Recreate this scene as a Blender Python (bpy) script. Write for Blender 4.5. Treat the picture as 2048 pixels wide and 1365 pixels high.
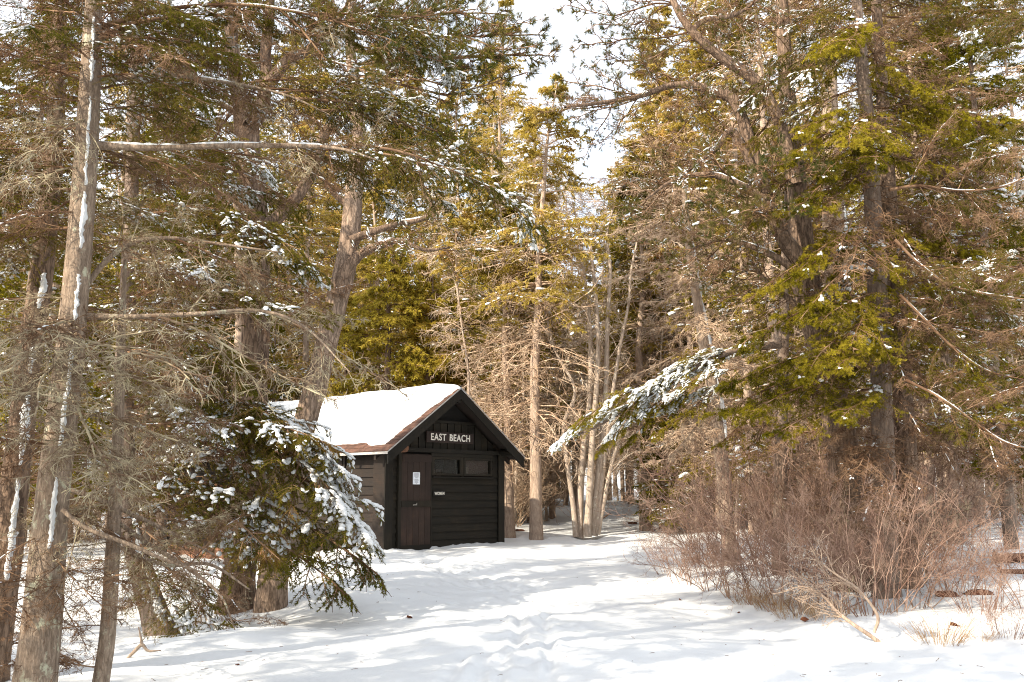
import bpy, math, random
import numpy as np
from mathutils import Matrix, Vector

# ------------------------------------------------------------------ camera, sky, sun, exposure
SC = bpy.context.scene
COL = SC.collection
for o in list(bpy.data.objects):
    bpy.data.objects.remove(o)
EYE = 1.6
PITCH = math.atan(308 / 1991.0)
cam_d = bpy.data.cameras.new('camera')
cam_d.sensor_width = 36
cam_d.lens = 35
cam_d.clip_end = 600
cam_d.dof.use_dof = True
cam_d.dof.focus_distance = 18
cam_d.dof.aperture_fstop = 8.0
cam = bpy.data.objects.new('camera', cam_d)
COL.objects.link(cam)
cam.location = (0, 0, EYE)
cam.rotation_euler = (math.pi / 2 + PITCH, 0, 0)
SC.camera = cam

SUN_EL = math.radians(33)
SUN_TO = Vector((-0.78, -0.63, 0)).normalized()      # horizontal direction towards the sun
world = bpy.data.worlds.new('World')
SC.world = world
world.use_nodes = True
wt = world.node_tree
bg = wt.nodes['Background']
sky = wt.nodes.new('ShaderNodeTexSky')
sky.sky_type = 'NISHITA'
sky.sun_disc = False
sky.sun_elevation = SUN_EL
sky.sun_rotation = math.atan2(SUN_TO.x, SUN_TO.y)
sky.air_density = 1.0
sky.dust_density = 2.2
sky.ozone_density = 1.0
# thin high cloud mixed into the blue
wg = wt.nodes.new('ShaderNodeTexCoord')
wn = wt.nodes.new('ShaderNodeTexNoise')
wn.inputs['Scale'].default_value = 2.6
wn.inputs['Detail'].default_value = 6
wr = wt.nodes.new('ShaderNodeValToRGB')
wr.color_ramp.elements[0].position = 0.35
wr.color_ramp.elements[1].position = 0.75
wr.color_ramp.elements[0].color = (.25, .25, .25, 1)
wr.color_ramp.elements[1].color = (.8, .8, .8, 1)
wm = wt.nodes.new('ShaderNodeMix')
wm.data_type = 'RGBA'
wm.inputs[7].default_value = (8.2, 8.15, 8.0, 1)
wt.links.new(wg.outputs['Generated'], wn.inputs['Vector'])
wt.links.new(wn.outputs['Fac'], wr.inputs['Fac'])
wt.links.new(wr.outputs['Color'], wm.inputs[0])
wt.links.new(sky.outputs['Color'], wm.inputs[6])
wt.links.new(wm.outputs[2], bg.inputs['Color'])
bg.inputs['Strength'].default_value = 0.15

sun_d = bpy.data.lights.new('sun', 'SUN')
sun_d.energy = 3.9
sun_d.angle = math.radians(0.55)
sun_d.color = (1.0, 0.885, 0.72)
sun = bpy.data.objects.new('sun', sun_d)
COL.objects.link(sun)
sdir = Vector((-SUN_TO.x * math.cos(SUN_EL), -SUN_TO.y * math.cos(SUN_EL), -math.sin(SUN_EL)))
sun.rotation_euler = sdir.to_track_quat('-Z', 'Y').to_euler()
sun.location = (-20, -10, 20)

SC.view_settings.view_transform = 'Standard'
SC.view_settings.look = 'None'
SC.view_settings.use_curve_mapping = False
SC.view_settings.gamma = 1.0
SC.view_settings.exposure = 1.24
SC.render.engine = 'CYCLES'
SC.cycles.max_bounces = 8
SC.cycles.diffuse_bounces = 6
SC.cycles.glossy_bounces = 2
SC.cycles.transmission_bounces = 4
SC.cycles.caustics_reflective = False
SC.cycles.caustics_refractive = False
SC.cycles.use_denoising = True
SC.cycles.denoiser = 'OPENIMAGEDENOISE'
SC.cycles.denoising_input_passes = 'RGB_ALBEDO_NORMAL'
SC.cycles.denoising_prefilter = 'NONE'
SC.cycles.pixel_filter_type = 'BLACKMAN_HARRIS'
SC.cycles.filter_width = 1.05

# ------------------------------------------------------------------ numeric helpers
F = 1991.0
SP, CP = math.sin(PITCH), math.cos(PITCH)


def W(px, py, Y):
    """World point seen at photo pixel (px, py) at distance Y ahead of the camera."""
    u = (px - 1024) / F
    v = (682.5 - py) / F
    dy = CP - v * SP
    return np.array([u / dy * Y, Y, EYE + (SP + v * CP) / dy * Y])


def hash3(i, j, k, seed):
    h = (i * 374761393 + j * 668265263 + k * 2147483647 + seed * 144269) & 0xffffffff
    h = ((h ^ (h >> 13)) * 1274126177) & 0xffffffff
    h = h ^ (h >> 16)
    return (h & 0xffff) / 65535.0


def vnoise(p, seed=0):
    p = np.asarray(p, float)
    i = np.floor(p).astype(np.int64)
    f = p - i
    f = f * f * (3 - 2 * f)
    r = 0
    for a in (0, 1):
        for b in (0, 1):
            for c in (0, 1):
                w = ((f[..., 0] if a else 1 - f[..., 0]) * (f[..., 1] if b else 1 - f[..., 1])
                     * (f[..., 2] if c else 1 - f[..., 2]))
                r = r + w * hash3(i[..., 0] + a, i[..., 1] + b, i[..., 2] + c, seed)
    return r * 2 - 1


def fbm(p, octv=4, seed=0, gain=.5):
    a, s, r = 1.0, 0, 0
    p = np.asarray(p, float)
    for o in range(octv):
        r = r + a * vnoise(p, seed + o * 17)
        p = p * 2.03
        a *= gain
    return r


def nrm(v):
    return v / np.maximum(np.linalg.norm(v, axis=-1, keepdims=True), 1e-9)


def resample(pts, m):
    """Smooth (Catmull-Rom) resampling of an (n,c) control polyline."""
    pts = np.asarray(pts, float)
    n = len(pts)
    t = np.linspace(0, n - 1 - 1e-9, m)
    i = np.floor(t).astype(int)
    f = (t - i)[:, None]
    P = np.vstack([2 * pts[0] - pts[1], pts, 2 * pts[-1] - pts[-2]])
    p0, p1, p2, p3 = P[i], P[i + 1], P[i + 2], P[i + 3]
    return .5 * (2 * p1 + (p2 - p0) * f + (2 * p0 - 5 * p1 + 4 * p2 - p3) * f ** 2 + (3 * p1 - p0 - 3 * p2 + p3) * f ** 3)


def frames(P):
    T = nrm(np.gradient(P, axis=-2))
    md = np.abs(T.mean(axis=-2))
    ax = np.eye(3)[np.argmin(md, axis=-1)]
    U = nrm(np.cross(T, ax[..., None, :]))
    V = np.cross(T, U)
    return T, U, V


def tubes(P, R, k=3):
    """P (N,n,3), R (N,n) -> verts, quads"""
    N, n, _ = P.shape
    T, U, V = frames(P)
    th = np.arange(k) * 2 * np.pi / k
    v = P[:, :, None] + R[:, :, None, None] * (np.cos(th)[:, None] * U[:, :, None] + np.sin(th)[:, None] * V[:, :, None])
    idx = np.arange(N * n * k).reshape(N, n, k)
    a = idx[:, :-1, :]
    b = np.roll(idx, -1, axis=2)[:, :-1, :]
    c = np.roll(idx, -1, axis=2)[:, 1:, :]
    d = idx[:, 1:, :]
    return v.reshape(-1, 3), np.stack([a, b, c, d], -1).reshape(-1, 4)


def at(P, t):
    """P (N,n,3), t (N,c) -> positions and tangents (N,c,3)"""
    n = P.shape[1]
    x = np.clip(t, 0, 1) * (n - 1)
    i = np.minimum(x.astype(int), n - 2)
    f = (x - i)[..., None]
    r = np.arange(P.shape[0])[:, None]
    p0, p1 = P[r, i], P[r, i + 1]
    return p0 * (1 - f) + p1 * f, nrm(p1 - p0)


def spawn(P, t, length, ang, m, rng, planar=True, roll=.25, droop=0., wob=.12, side=None, lift=0.):
    """Children off parents. t,length (N,c); returns (N*c,m,3)."""
    N, c = t.shape
    p, T = at(P, t)
    up = np.array([0, 0, 1.0])
    lat = np.cross(T, up)
    bad = np.linalg.norm(lat, axis=-1) < .15
    lat[bad] = np.array([1.0, 0, 0])
    lat = nrm(lat)
    upv = nrm(np.cross(lat, T))
    if planar:
        s = np.where((np.arange(c) % 2) == 0, 1.0, -1.0)[None, :, None] if side is None else side
        ro = rng.normal(0, roll, (N, c, 1))
        q = s * lat * np.cos(ro) + upv * np.sin(ro)
    else:
        ro = rng.uniform(0, 2 * np.pi, (N, c, 1))
        q = lat * np.cos(ro) + upv * np.sin(ro)
    an = ang + rng.normal(0, .15, (N, c, 1))
    d = nrm(T * np.cos(an) + q * np.sin(an) + up * lift)
    d = d.reshape(-1, 3)
    L = length.reshape(-1, 1)
    out = np.empty((N * c, m, 3))
    out[:, 0] = p.reshape(-1, 3)
    st = L / (m - 1)
    for i in range(1, m):
        d = nrm(d + rng.normal(0, wob, d.shape) - up * (droop / (m - 1)))
        out[:, i] = out[:, i - 1] + d * st
    return out


def taper(N, m, r0, r1, rng=None):
    R = np.linspace(1, 0, m)[None, :] * (np.asarray(r0).reshape(-1, 1) - r1) + r1
    return np.broadcast_to(R, (N, m)).copy()


def needles(P, K, ln, w, fwd, rng, t0=.1, t1=1., upb=0.):
    N = P.shape[0]
    t = rng.uniform(t0, t1, (N, K))
    p, T = at(P, t)
    d = rng.normal(0, 1, p.shape)
    d = nrm(d - (d * T).sum(-1, keepdims=True) * T)
    d[..., 2] += upb
    d = nrm(T * fwd + d)
    L = ln * rng.uniform(.7, 1.25, (N, K, 1))
    s = nrm(np.cross(d, rng.normal(0, 1, d.shape)))
    a = p + s * w * .5
    b = p - s * w * .5
    c = p + d * L
    v = np.stack([a, b, c], 2).reshape(-1, 3)
    return v, np.arange(len(v)).reshape(-1, 3)


def build(name, parts, mats):
    """parts: (verts, faces(k=3|4), material slot, smooth)"""
    me = bpy.data.meshes.new(name)
    vs, off = [], 0
    li, lt, mi, sm = [], [], [], []
    for v, f, m, s in parts:
        if len(f) == 0:
            continue
        vs.append(np.asarray(v, np.float32).reshape(-1, 3))
        li.append((np.asarray(f) + off).ravel())
        lt.append(np.full(len(f), f.shape[1], np.int32))
        mi.append(np.full(len(f), m, np.int32))
        sm.append(np.full(len(f), s, bool))
        off += len(vs[-1])
    v = np.concatenate(vs)
    li = np.concatenate(li).astype(np.int32)
    lt = np.concatenate(lt)
    me.vertices.add(len(v))
    me.vertices.foreach_set('co', v.ravel())
    me.loops.add(len(li))
    me.loops.foreach_set('vertex_index', li)
    me.polygons.add(len(lt))
    st = np.concatenate([[0], np.cumsum(lt)[:-1]]).astype(np.int32)
    me.polygons.foreach_set('loop_start', st)
    me.polygons.foreach_set('loop_total', lt)
    me.polygons.foreach_set('material_index', np.concatenate(mi))
    me.polygons.foreach_set('use_smooth', np.concatenate(sm))
    for m in mats:
        me.materials.append(m)
    me.update(calc_edges=True)
    return me


def mk(name, me, parent=None, loc=None, label=None, cat=None, group=None, kind=None):
    o = bpy.data.objects.new(name, me)
    COL.objects.link(o)
    if parent:
        o.parent = parent
    if loc is not None:
        o.location = loc
    if label:
        o['label'] = label
    if cat:
        o['category'] = cat
    if group:
        o['group'] = group
    if kind:
        o['kind'] = kind
    return o


def box(x0, x1, y0, y1, z0, z1):
    v = np.array([[x, y, z] for x in (x0, x1) for y in (y0, y1) for z in (z0, z1)], float)
    f = np.array([[0, 1, 3, 2], [4, 6, 7, 5], [0, 4, 5, 1], [2, 3, 7, 6], [0, 2, 6, 4], [1, 5, 7, 3]])
    return v, f


def prism(poly, axis, a, b):
    """Extrude a 2-D polygon along an axis ('x','y','z')."""
    n = len(poly)
    out = []
    for w in (a, b):
        for (p, q) in poly:
            out.append({'x': (w, p, q), 'y': (p, w, q), 'z': (p, q, w)}[axis])
    fs = [np.array([[i, (i + 1) % n, n + (i + 1) % n, n + i] for i in range(n)])]
    v = np.array(out, float)
    cap = np.array([list(range(n))[::-1], list(range(n, 2 * n))])
    return v, fs[0], cap


# ------------------------------------------------------------------ materials
def nodes(name):
    m = bpy.data.materials.new(name)
    m.use_nodes = True
    nt = m.node_tree
    return m, nt, nt.nodes['Principled BSDF']


def N(nt, t, **kw):
    n = nt.nodes.new(t)
    for k, v in kw.items():
        if k in n.inputs:
            n.inputs[k].default_value = v
        else:
            setattr(n, k, v)
    return n


def ramp(nt, src, stops):
    r = nt.nodes.new('ShaderNodeValToRGB')
    e = r.color_ramp.elements
    while len(e) < len(stops):
        e.new(.5)
    for el, (p, c) in zip(e, stops):
        el.position = p
        el.color = (*c, 1) if len(c) == 3 else c
    nt.links.new(src, r.inputs['Fac'])
    return r


def coords(nt, scale=(1, 1, 1), rnd=True):
    tc = nt.nodes.new('ShaderNodeTexCoord')
    mp = nt.nodes.new('ShaderNodeMapping')
    mp.inputs['Scale'].default_value = scale
    nt.links.new(tc.outputs['Object'], mp.inputs['Vector'])
    if rnd:
        oi = nt.nodes.new('ShaderNodeObjectInfo')
        ml = nt.nodes.new('ShaderNodeMath')
        ml.operation = 'MULTIPLY'
        ml.inputs[1].default_value = 37
        nt.links.new(oi.outputs['Random'], ml.inputs[0])
        nt.links.new(ml.outputs[0], mp.inputs['Location'])
    return mp.outputs['Vector']


def bump(nt, src, bsdf, strength, dist):
    b = nt.nodes.new('ShaderNodeBump')
    b.inputs['Strength'].default_value = strength
    b.inputs['Distance'].default_value = dist
    nt.links.new(src, b.inputs['Height'])
    nt.links.new(b.outputs['Normal'], bsdf.inputs['Normal'])


def mixc(nt, fac, a, b):
    m = nt.nodes.new('ShaderNodeMix')
    m.data_type = 'RGBA'
    if isinstance(fac, float):
        m.inputs[0].default_value = fac
    else:
        nt.links.new(fac, m.inputs[0])
    for s, i in ((a, 6), (b, 7)):
        if isinstance(s, tuple):
            m.inputs[i].default_value = (*s, 1)
        else:
            nt.links.new(s, m.inputs[i])
    return m.outputs[2]


def mat_bark(name, dark, light, lichen=None, lich_amt=.5, sc=1., bmp=.6, crk=.45):
    m, nt, b = nodes(name)
    v = coords(nt, (14 * sc, 14 * sc, 3.2 * sc))
    n1 = N(nt, 'ShaderNodeTexNoise', Scale=1.6, Detail=8, Roughness=.65)
    nt.links.new(v, n1.inputs['Vector'])
    vo = N(nt, 'ShaderNodeTexVoronoi', Scale=1.7)
    vo.feature = 'DISTANCE_TO_EDGE'
    wp = N(nt, 'ShaderNodeTexNoise', Scale=2.2, Detail=4)
    nt.links.new(v, wp.inputs['Vector'])
    va = nt.nodes.new('ShaderNodeVectorMath')
    va.operation = 'MULTIPLY_ADD'
    va.inputs[1].default_value = (.9, .9, .9)
    nt.links.new(wp.outputs['Color'], va.inputs[0])
    nt.links.new(v, va.inputs[2])
    nt.links.new(va.outputs[0], vo.inputs['Vector'])
    r = ramp(nt, n1.outputs['Fac'], [(.3, dark), (.55, tuple((a + c) / 2 for a, c in zip(dark, light))), (.75, light)])
    crack = ramp(nt, vo.outputs['Distance'], [(0, (.45, .45, .45)), (.14, (1, 1, 1))])
    mu = nt.nodes.new('ShaderNodeMix')
    mu.data_type = 'RGBA'
    mu.blend_type = 'MULTIPLY'
    mu.inputs[0].default_value = crk
    nt.links.new(r.outputs['Color'], mu.inputs[6])
    nt.links.new(crack.outputs['Color'], mu.inputs[7])
    col = mu.outputs[2]
    if lichen:
        v2 = coords(nt, (5, 5, 4))
        n2 = N(nt, 'ShaderNodeTexNoise', Scale=1.3, Detail=7, Roughness=.7)
        nt.links.new(v2, n2.inputs['Vector'])
        lr = ramp(nt, n2.outputs['Fac'], [(lich_amt, (0, 0, 0)), (lich_amt + .07, (1, 1, 1))])
        col = mixc(nt, lr.outputs['Color'], col, lichen)
    nt.links.new(col, b.inputs['Base Color'])
    b.inputs['Roughness'].default_value = .9
    b.inputs['Specular IOR Level'].default_value = .15
    ad = nt.nodes.new('ShaderNodeMath')
    ad.operation = 'MULTIPLY'
    nt.links.new(n1.outputs['Fac'], ad.inputs[0])
    nt.links.new(crack.outputs['Color'], ad.inputs[1])
    bump(nt, ad.outputs[0], b, bmp, .02)
    return m


def mat_twig(name, a, bcol, sc=3., lo=.42, hi=.6):
    m, nt, b = nodes(name)
    v = coords(nt, (sc, sc, sc))
    n1 = N(nt, 'ShaderNodeTexNoise', Scale=1.5, Detail=4)
    nt.links.new(v, n1.inputs['Vector'])
    r = ramp(nt, n1.outputs['Fac'], [(lo, a), (hi, bcol)])
    nt.links.new(r.outputs['Color'], b.inputs['Base Color'])
    b.inputs['Roughness'].default_value = .9
    b.inputs['Specular IOR Level'].default_value = .1
    return m


def mat_needle(name, cols, transl=.3, sc=1.6):
    m, nt, b = nodes(name)
    out = nt.nodes['Material Output']
    v = coords(nt, (sc, sc, sc))
    n1 = N(nt, 'ShaderNodeTexNoise', Scale=1.4, Detail=5, Roughness=.65)
    nt.links.new(v, n1.inputs['Vector'])
    oi = nt.nodes.new('ShaderNodeObjectInfo')
    ad = nt.nodes.new('ShaderNodeMath')
    ad.operation = 'MULTIPLY_ADD'
    nt.links.new(oi.outputs['Random'], ad.inputs[0])
    ad.inputs[1].default_value = .22
    nt.links.new(n1.outputs['Fac'], ad.inputs[2])
    k = len(cols)
    r = ramp(nt, ad.outputs[0], [(.42 + .36 * i / (k - 1), c) for i, c in enumerate(cols)])
    d = nt.nodes.new('ShaderNodeBsdfDiffuse')
    t = nt.nodes.new('ShaderNodeBsdfTranslucent')
    mx = nt.nodes.new('ShaderNodeMixShader')
    mx.inputs[0].default_value = transl
    nt.links.new(r.outputs['Color'], d.inputs['Color'])
    nt.links.new(r.outputs['Color'], t.inputs['Color'])
    nt.links.new(d.outputs[0], mx.inputs[1])
    nt.links.new(t.outputs[0], mx.inputs[2])
    nt.links.new(mx.outputs[0], out.inputs['Surface'])
    return m


def mat_snow(name, rough_bump=.35, sc=1.):
    m, nt, b = nodes(name)
    v = coords(nt, (sc, sc, sc), rnd=False)
    n1 = N(nt, 'ShaderNodeTexNoise', Scale=9, Detail=8, Roughness=.7)
    n2 = N(nt, 'ShaderNodeTexNoise', Scale=90, Detail=3, Roughness=.7)
    nt.links.new(v, n1.inputs['Vector'])
    nt.links.new(v, n2.inputs['Vector'])
    ad = nt.nodes.new('ShaderNodeMath')
    ad.operation = 'MULTIPLY_ADD'
    ad.inputs[1].default_value = .08
    nt.links.new(n2.outputs['Fac'], ad.inputs[0])
    nt.links.new(n1.outputs['Fac'], ad.inputs[2])
    bump(nt, ad.outputs[0], b, rough_bump, .03)
    b.inputs['Base Color'].default_value = (.64, .66, .665, 1)
    b.inputs['Roughness'].default_value = .7
    b.inputs['Specular IOR Level'].default_value = .25
    return m


def mat_wood(name, a, bcol, axis=0, rough=.75, sc=1.):
    m, nt, b = nodes(name)
    s = [22 * sc, 22 * sc, 22 * sc]
    s[axis] = 1.3 * sc
    v = coords(nt, tuple(s))
    n1 = N(nt, 'ShaderNodeTexNoise', Scale=1.6, Detail=7, Roughness=.7)
    nt.links.new(v, n1.inputs['Vector'])
    oi = nt.nodes.new('ShaderNodeObjectInfo')
    ad = nt.nodes.new('ShaderNodeMath')
    ad.operation = 'MULTIPLY_ADD'
    nt.links.new(oi.outputs['Random'], ad.inputs[0])
    ad.inputs[1].default_value = .25
    nt.links.new(n1.outputs['Fac'], ad.inputs[2])
    r = ramp(nt, ad.outputs[0], [(.38, a), (.85, bcol)])
    n3 = N(nt, 'ShaderNodeTexNoise', Scale=1.7, Detail=6, Roughness=.7)
    nt.links.new(coords(nt), n3.inputs['Vector'])
    wr_ = ramp(nt, n3.outputs['Fac'], [(.3, (.6, .6, .6)), (.52, (1, 1, 1)), (.72, (1.9, 1.75, 1.6))])
    mu_ = nt.nodes.new('ShaderNodeMix')
    mu_.data_type = 'RGBA'
    mu_.blend_type = 'MULTIPLY'
    mu_.inputs[0].default_value = 1
    nt.links.new(r.outputs['Color'], mu_.inputs[6])
    nt.links.new(wr_.outputs['Color'], mu_.inputs[7])
    nt.links.new(mu_.outputs[2], b.inputs['Base Color'])
    b.inputs['Roughness'].default_value = rough
    b.inputs['Specular IOR Level'].default_value = .3
    bump(nt, n1.outputs['Fac'], b, .35, .004)
    return m


def mat_plain(name, c, rough=.6, metal=0., spec=.3):
    m, nt, b = nodes(name)
    n1 = N(nt, 'ShaderNodeTexNoise', Scale=30, Detail=4)
    nt.links.new(coords(nt), n1.inputs['Vector'])
    r = ramp(nt, n1.outputs['Fac'], [(.3, tuple(x * .82 for x in c)), (.7, c)])
    nt.links.new(r.outputs['Color'], b.inputs['Base Color'])
    b.inputs['Roughness'].default_value = rough
    b.inputs['Metallic'].default_value = metal
    b.inputs['Specular IOR Level'].default_value = spec
    return m


M = {}
M['snow'] = mat_snow('snow')
M['ground_snow'] = mat_snow('ground_snow', .2)
M['bark_spruce'] = mat_bark('bark_spruce', (.13, .092, .070), (.33, .255, .20), (.38, .36, .27), .62)
M['bark_lichen'] = mat_bark('bark_lichen', (.14, .10, .072), (.46, .36, .27), (.46, .45, .33), .57, sc=1.7)
M['bark_pine'] = mat_bark('bark_pine', (.085, .055, .038), (.37, .26, .185), None, sc=.8, bmp=1., crk=.85)
M['bark_pine_lit'] = mat_bark('bark_pine_lit', (.13, .088, .062), (.50, .37, .275), None, sc=.8, bmp=1., crk=.85)  # pine bark made paler: sunlight on the bent trunk put into its colour
M['bark_pale'] = mat_bark('bark_pale', (.26, .19, .14), (.50, .40, .31), (.55, .50, .40), .62)
M['bark_back'] = mat_bark('bark_back', (.28, .20, .15), (.54, .42, .32), None)
M['bark_birch'] = mat_bark('bark_birch', (.32, .25, .19), (.58, .48, .39), (.62, .56, .46), .58, sc=.7, bmp=.3)
M['twig'] = mat_twig('twig', (.11, .060, .034), (.25, .16, .098))
M['twig_red'] = mat_twig('twig_red', (.185, .11, .082), (.37, .255, .195), 2.)
M['twig_lichen'] = mat_twig('twig_lichen', (.15, .10, .065), (.43, .375, .25), 4., .42, .62)
M['twig_back'] = mat_twig('twig_back', (.30, .20, .13), (.56, .43, .31))
M['twig_pale'] = mat_twig('twig_pale', (.36, .28, .21), (.54, .45, .36))
M['twig_brown'] = mat_twig('twig_brown', (.14, .085, .06), (.30, .20, .145), 2.)
M['twig_tan'] = mat_twig('twig_tan', (.26, .18, .125), (.44, .34, .25), 2.)
M['straw'] = mat_twig('straw', (.28, .17, .085), (.46, .32, .18))
M['needle_dark'] = mat_needle('needle_dark', [(.050, .055, .007), (.095, .094, .011), (.16, .14, .016), (.20, .125, .03)])
M['needle_fir'] = mat_needle('needle_fir', [(.07, .066, .006), (.145, .126, .010), (.235, .195, .016), (.30, .24, .028)])
M['needle_tip'] = mat_needle('needle_tip', [(.19, .16, .013), (.34, .28, .022), (.46, .38, .04)], .45)
M['needle_pine'] = mat_needle('needle_pine', [(.045, .060, .016), (.085, .09, .022), (.13, .12, .03), (.18, .12, .045)])
M['needle_yellow'] = mat_needle('needle_yellow', [(.25, .185, .035), (.40, .305, .06), (.50, .39, .095), (.50, .31, .08)], .5, .8)
M['needle_olive'] = mat_needle('needle_olive', [(.10, .088, .012), (.17, .145, .018), (.25, .195, .028), (.29, .20, .036)], .42, .8)
M['needle_cedar'] = mat_needle('needle_cedar', [(.20, .165, .024), (.36, .29, .04), (.50, .40, .065), (.50, .36, .06)], .5, .8)
M['cabin_side_shaded'] = mat_wood('cabin_side_shaded', (.0055, .0031, .0016), (.0165, .0095, .0054), 1)  # same paint as the front, darkened to put partial shade into the colour
M['cabin_front'] = mat_wood('cabin_front', (.0062, .0050, .0029), (.0165, .0130, .0075), 0)
M['cabin_trim'] = mat_wood('cabin_trim', (.006, .0047, .0026), (.0145, .0113, .0064), 2)
M['cabin_door'] = mat_wood('cabin_door', (.022, .0132, .0098), (.040, .0245, .0182), 2)
M['sign_wood'] = mat_wood('sign_wood', (.018, .0115, .010), (.032, .021, .018), 0)
M['raw_wood'] = mat_wood('raw_wood', (.10, .045, .025), (.26, .13, .075), 1)
M['letter'] = mat_plain('letter', (.78, .74, .66), .6)
M['paper'] = mat_plain('paper', (.80, .84, .90), .7)
M['print'] = mat_plain('print', (.12, .13, .17), .7)
M['drip'] = mat_plain('drip', (.42, .40, .38), .5, .3)
M['shingle'] = mat_wood('shingle', (.042, .022, .016), (.125, .066, .046), 2, .9, .5)
M['deck'] = mat_plain('deck', (.03, .022, .018), .9)
M['dark'] = mat_plain('dark', (.012, .011, .010), .9)
M['curtain'] = mat_plain('curtain', (.085, .054, .05), .8)
M['steel'] = mat_plain('steel', (.45, .43, .4), .4, .8)
gm, gnt, gb = nodes('glass')
g_t = gnt.nodes.new('ShaderNodeBsdfTransparent')
g_t.inputs['Color'].default_value = (.86, .88, .86, 1)
g_g = gnt.nodes.new('ShaderNodeBsdfGlossy')
g_g.inputs['Roughness'].default_value = .25
g_g.inputs['Color'].default_value = (.22, .21, .2, 1)
g_m = gnt.nodes.new('ShaderNodeMixShader')
g_m.inputs[0].default_value = .09
gnt.links.new(g_t.outputs[0], g_m.inputs[1])
gnt.links.new(g_g.outputs[0], g_m.inputs[2])
gnt.links.new(g_m.outputs[0], gnt.nodes['Material Output'].inputs['Surface'])
M['glass'] = gm
M['peeled'] = mat_twig('peeled', (.36, .20, .11), (.50, .32, .20))
M['log'] = mat_bark('log', (.07, .03, .02), (.22, .10, .06), None)
M['leaf'] = mat_twig('leaf', (.12, .04, .02), (.24, .10, .05))

# ------------------------------------------------------------------ ground
CREST = np.array([[-4.6, 5], [-3.9, 9], [-3.4, 10.5], [-2.06, 13], [-2.3, 16], [-2.7, 20], [-3.2, 26], [-6, 40]])
PATH = np.array([[.0, 2], [.03, 9], [.16, 12.4], [-.18, 15.5], [-.9, 17.3], [-1.6, 19.2]])
PATH2 = np.array([[-.1, 15], [.7, 18], [1.6, 22], [2.6, 28], [4, 40]])


def segdist(x, y, L):
    d = np.full(np.shape(x), 1e9)
    for a, b in zip(L[:-1], L[1:]):
        ab = b - a
        t = np.clip(((x - a[0]) * ab[0] + (y - a[1]) * ab[1]) / (ab @ ab), 0, 1)
        d = np.minimum(d, np.hypot(x - a[0] - t * ab[0], y - a[1] - t * ab[1]))
    return d


def ss(x, a, b):
    t = np.clip((x - a) / (b - a), 0, 1)
    return t * t * (3 - 2 * t)


def ground(x, y, detail=True):
    x = np.asarray(x, float)
    y = np.asarray(y, float)
    zp = np.where(y < 20, .0455 * (y - 9), .5 + .013 * (y - 20))
    zp = np.where(y < 4, -.2275, zp)
    zp = np.where(y > 110, 1.67, zp)
    zp = zp + .5 * ss(y, 24.5, 42) * ss(x, -3.5, .5) * (1 - ss(x, 9, 16))
    cx = np.interp(y, CREST[:, 1], CREST[:, 0])
    s = cx - x
    zp = zp + .05 * np.exp(-((s + .2) / .7) ** 2) * (y < 15)
    zp = zp - .5 * ss(s, 0, 3.0) * np.interp(y, [8, 12, 20, 30, 60], [.75, .75, 1, 1, .3])
    rx = np.interp(y, [6, 10, 12, 20, 40], [3.0, 2.9, 2.3, 3.4, 7])
    zp = zp + .16 * ss(x - rx, -.3, 1.8) * np.interp(y, [5, 12, 30], [.5, 1, 1])
    p = np.stack([x * .32, y * .32, np.zeros_like(x)], -1)
    zp = zp + .075 * fbm(p, 3, 5)
    p2 = np.stack([x * 1.1, y * 1.9, np.zeros_like(x)], -1)
    zp = zp + .022 * fbm(p2, 2, 9)
    return zp


def g1(x, y):
    return float(ground(np.array([x]), np.array([y]))[0])


def hit(px, py):
    """Point of the snow surface seen at photo pixel (px, py)."""
    lo = None
    for Y in np.arange(6, 90, .05):
        w = W(px, py, Y)
        if w[2] < g1(w[0], Y):
            return np.array([w[0], Y, g1(w[0], Y)])
    return np.array([w[0], Y, g1(w[0], Y)])


def axis_pts(lo, hi, d0, d1, step):
    a = np.arange(d0, d1, step)
    r, x, s = [], d1, step
    while x < hi:
        r.append(x)
        s *= 1.12
        x += s
    l, x, s = [], d0 - step, step
    while x > lo:
        l.append(x)
        s *= 1.12
        x -= s
    return np.array(l[::-1] + [*a] + r + [hi])


WELLS = [(hit(a, b), r) for a, b, r in ((322, 1270, .2), (478, 1150, .3), (545, 1165, .26), (1020, 1072, .2), (1046, 1034, .15), (1072, 1078, .2), (1292, 1060, .2), (1332, 1052, .17), (1180, 1076, .3), (1103, 1036, .1))]
HUT = np.array([[-8.88, 25.93], [-2.52, 20.0], [-.2, 22.49]])
rng0 = np.random.default_rng(3)
gx = axis_pts(-170, 170, -5.2, 6.6, .035)
gy = axis_pts(-40, 260, 8.2, 20.5, .045)
GX, GY = np.meshgrid(gx, gy)
GZ = ground(GX, GY)
near = (GY > 6) & (GY < 45)
dp = segdist(GX, GY, PATH)
dp2 = segdist(GX, GY, PATH2)
tr = np.maximum(np.exp(-(dp / .75) ** 2), .6 * np.exp(-(dp2 / .6) ** 2)) * near
lump = fbm(np.stack([GX * 5, GY * 5, GX * 0], -1), 3, 31)
GZ = GZ - tr * .05 + tr * .016 * lump
GZ = GZ + .006 * fbm(np.stack([GX * 3.2, GY * 3.2, GX * 0], -1), 2, 41)
GZ += .05 * np.exp(-segdist(GX, GY, HUT) / .22) * (1 + .6 * lump)
for (wp_, wr_) in WELLS:
    d = np.hypot(GX - wp_[0], GY - wp_[1])
    GZ += -.075 * np.exp(-(d / (wr_ * 1.25)) ** 4) + .03 * np.exp(-((d - wr_ * 2.1) / (wr_ * .7)) ** 2)
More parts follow.
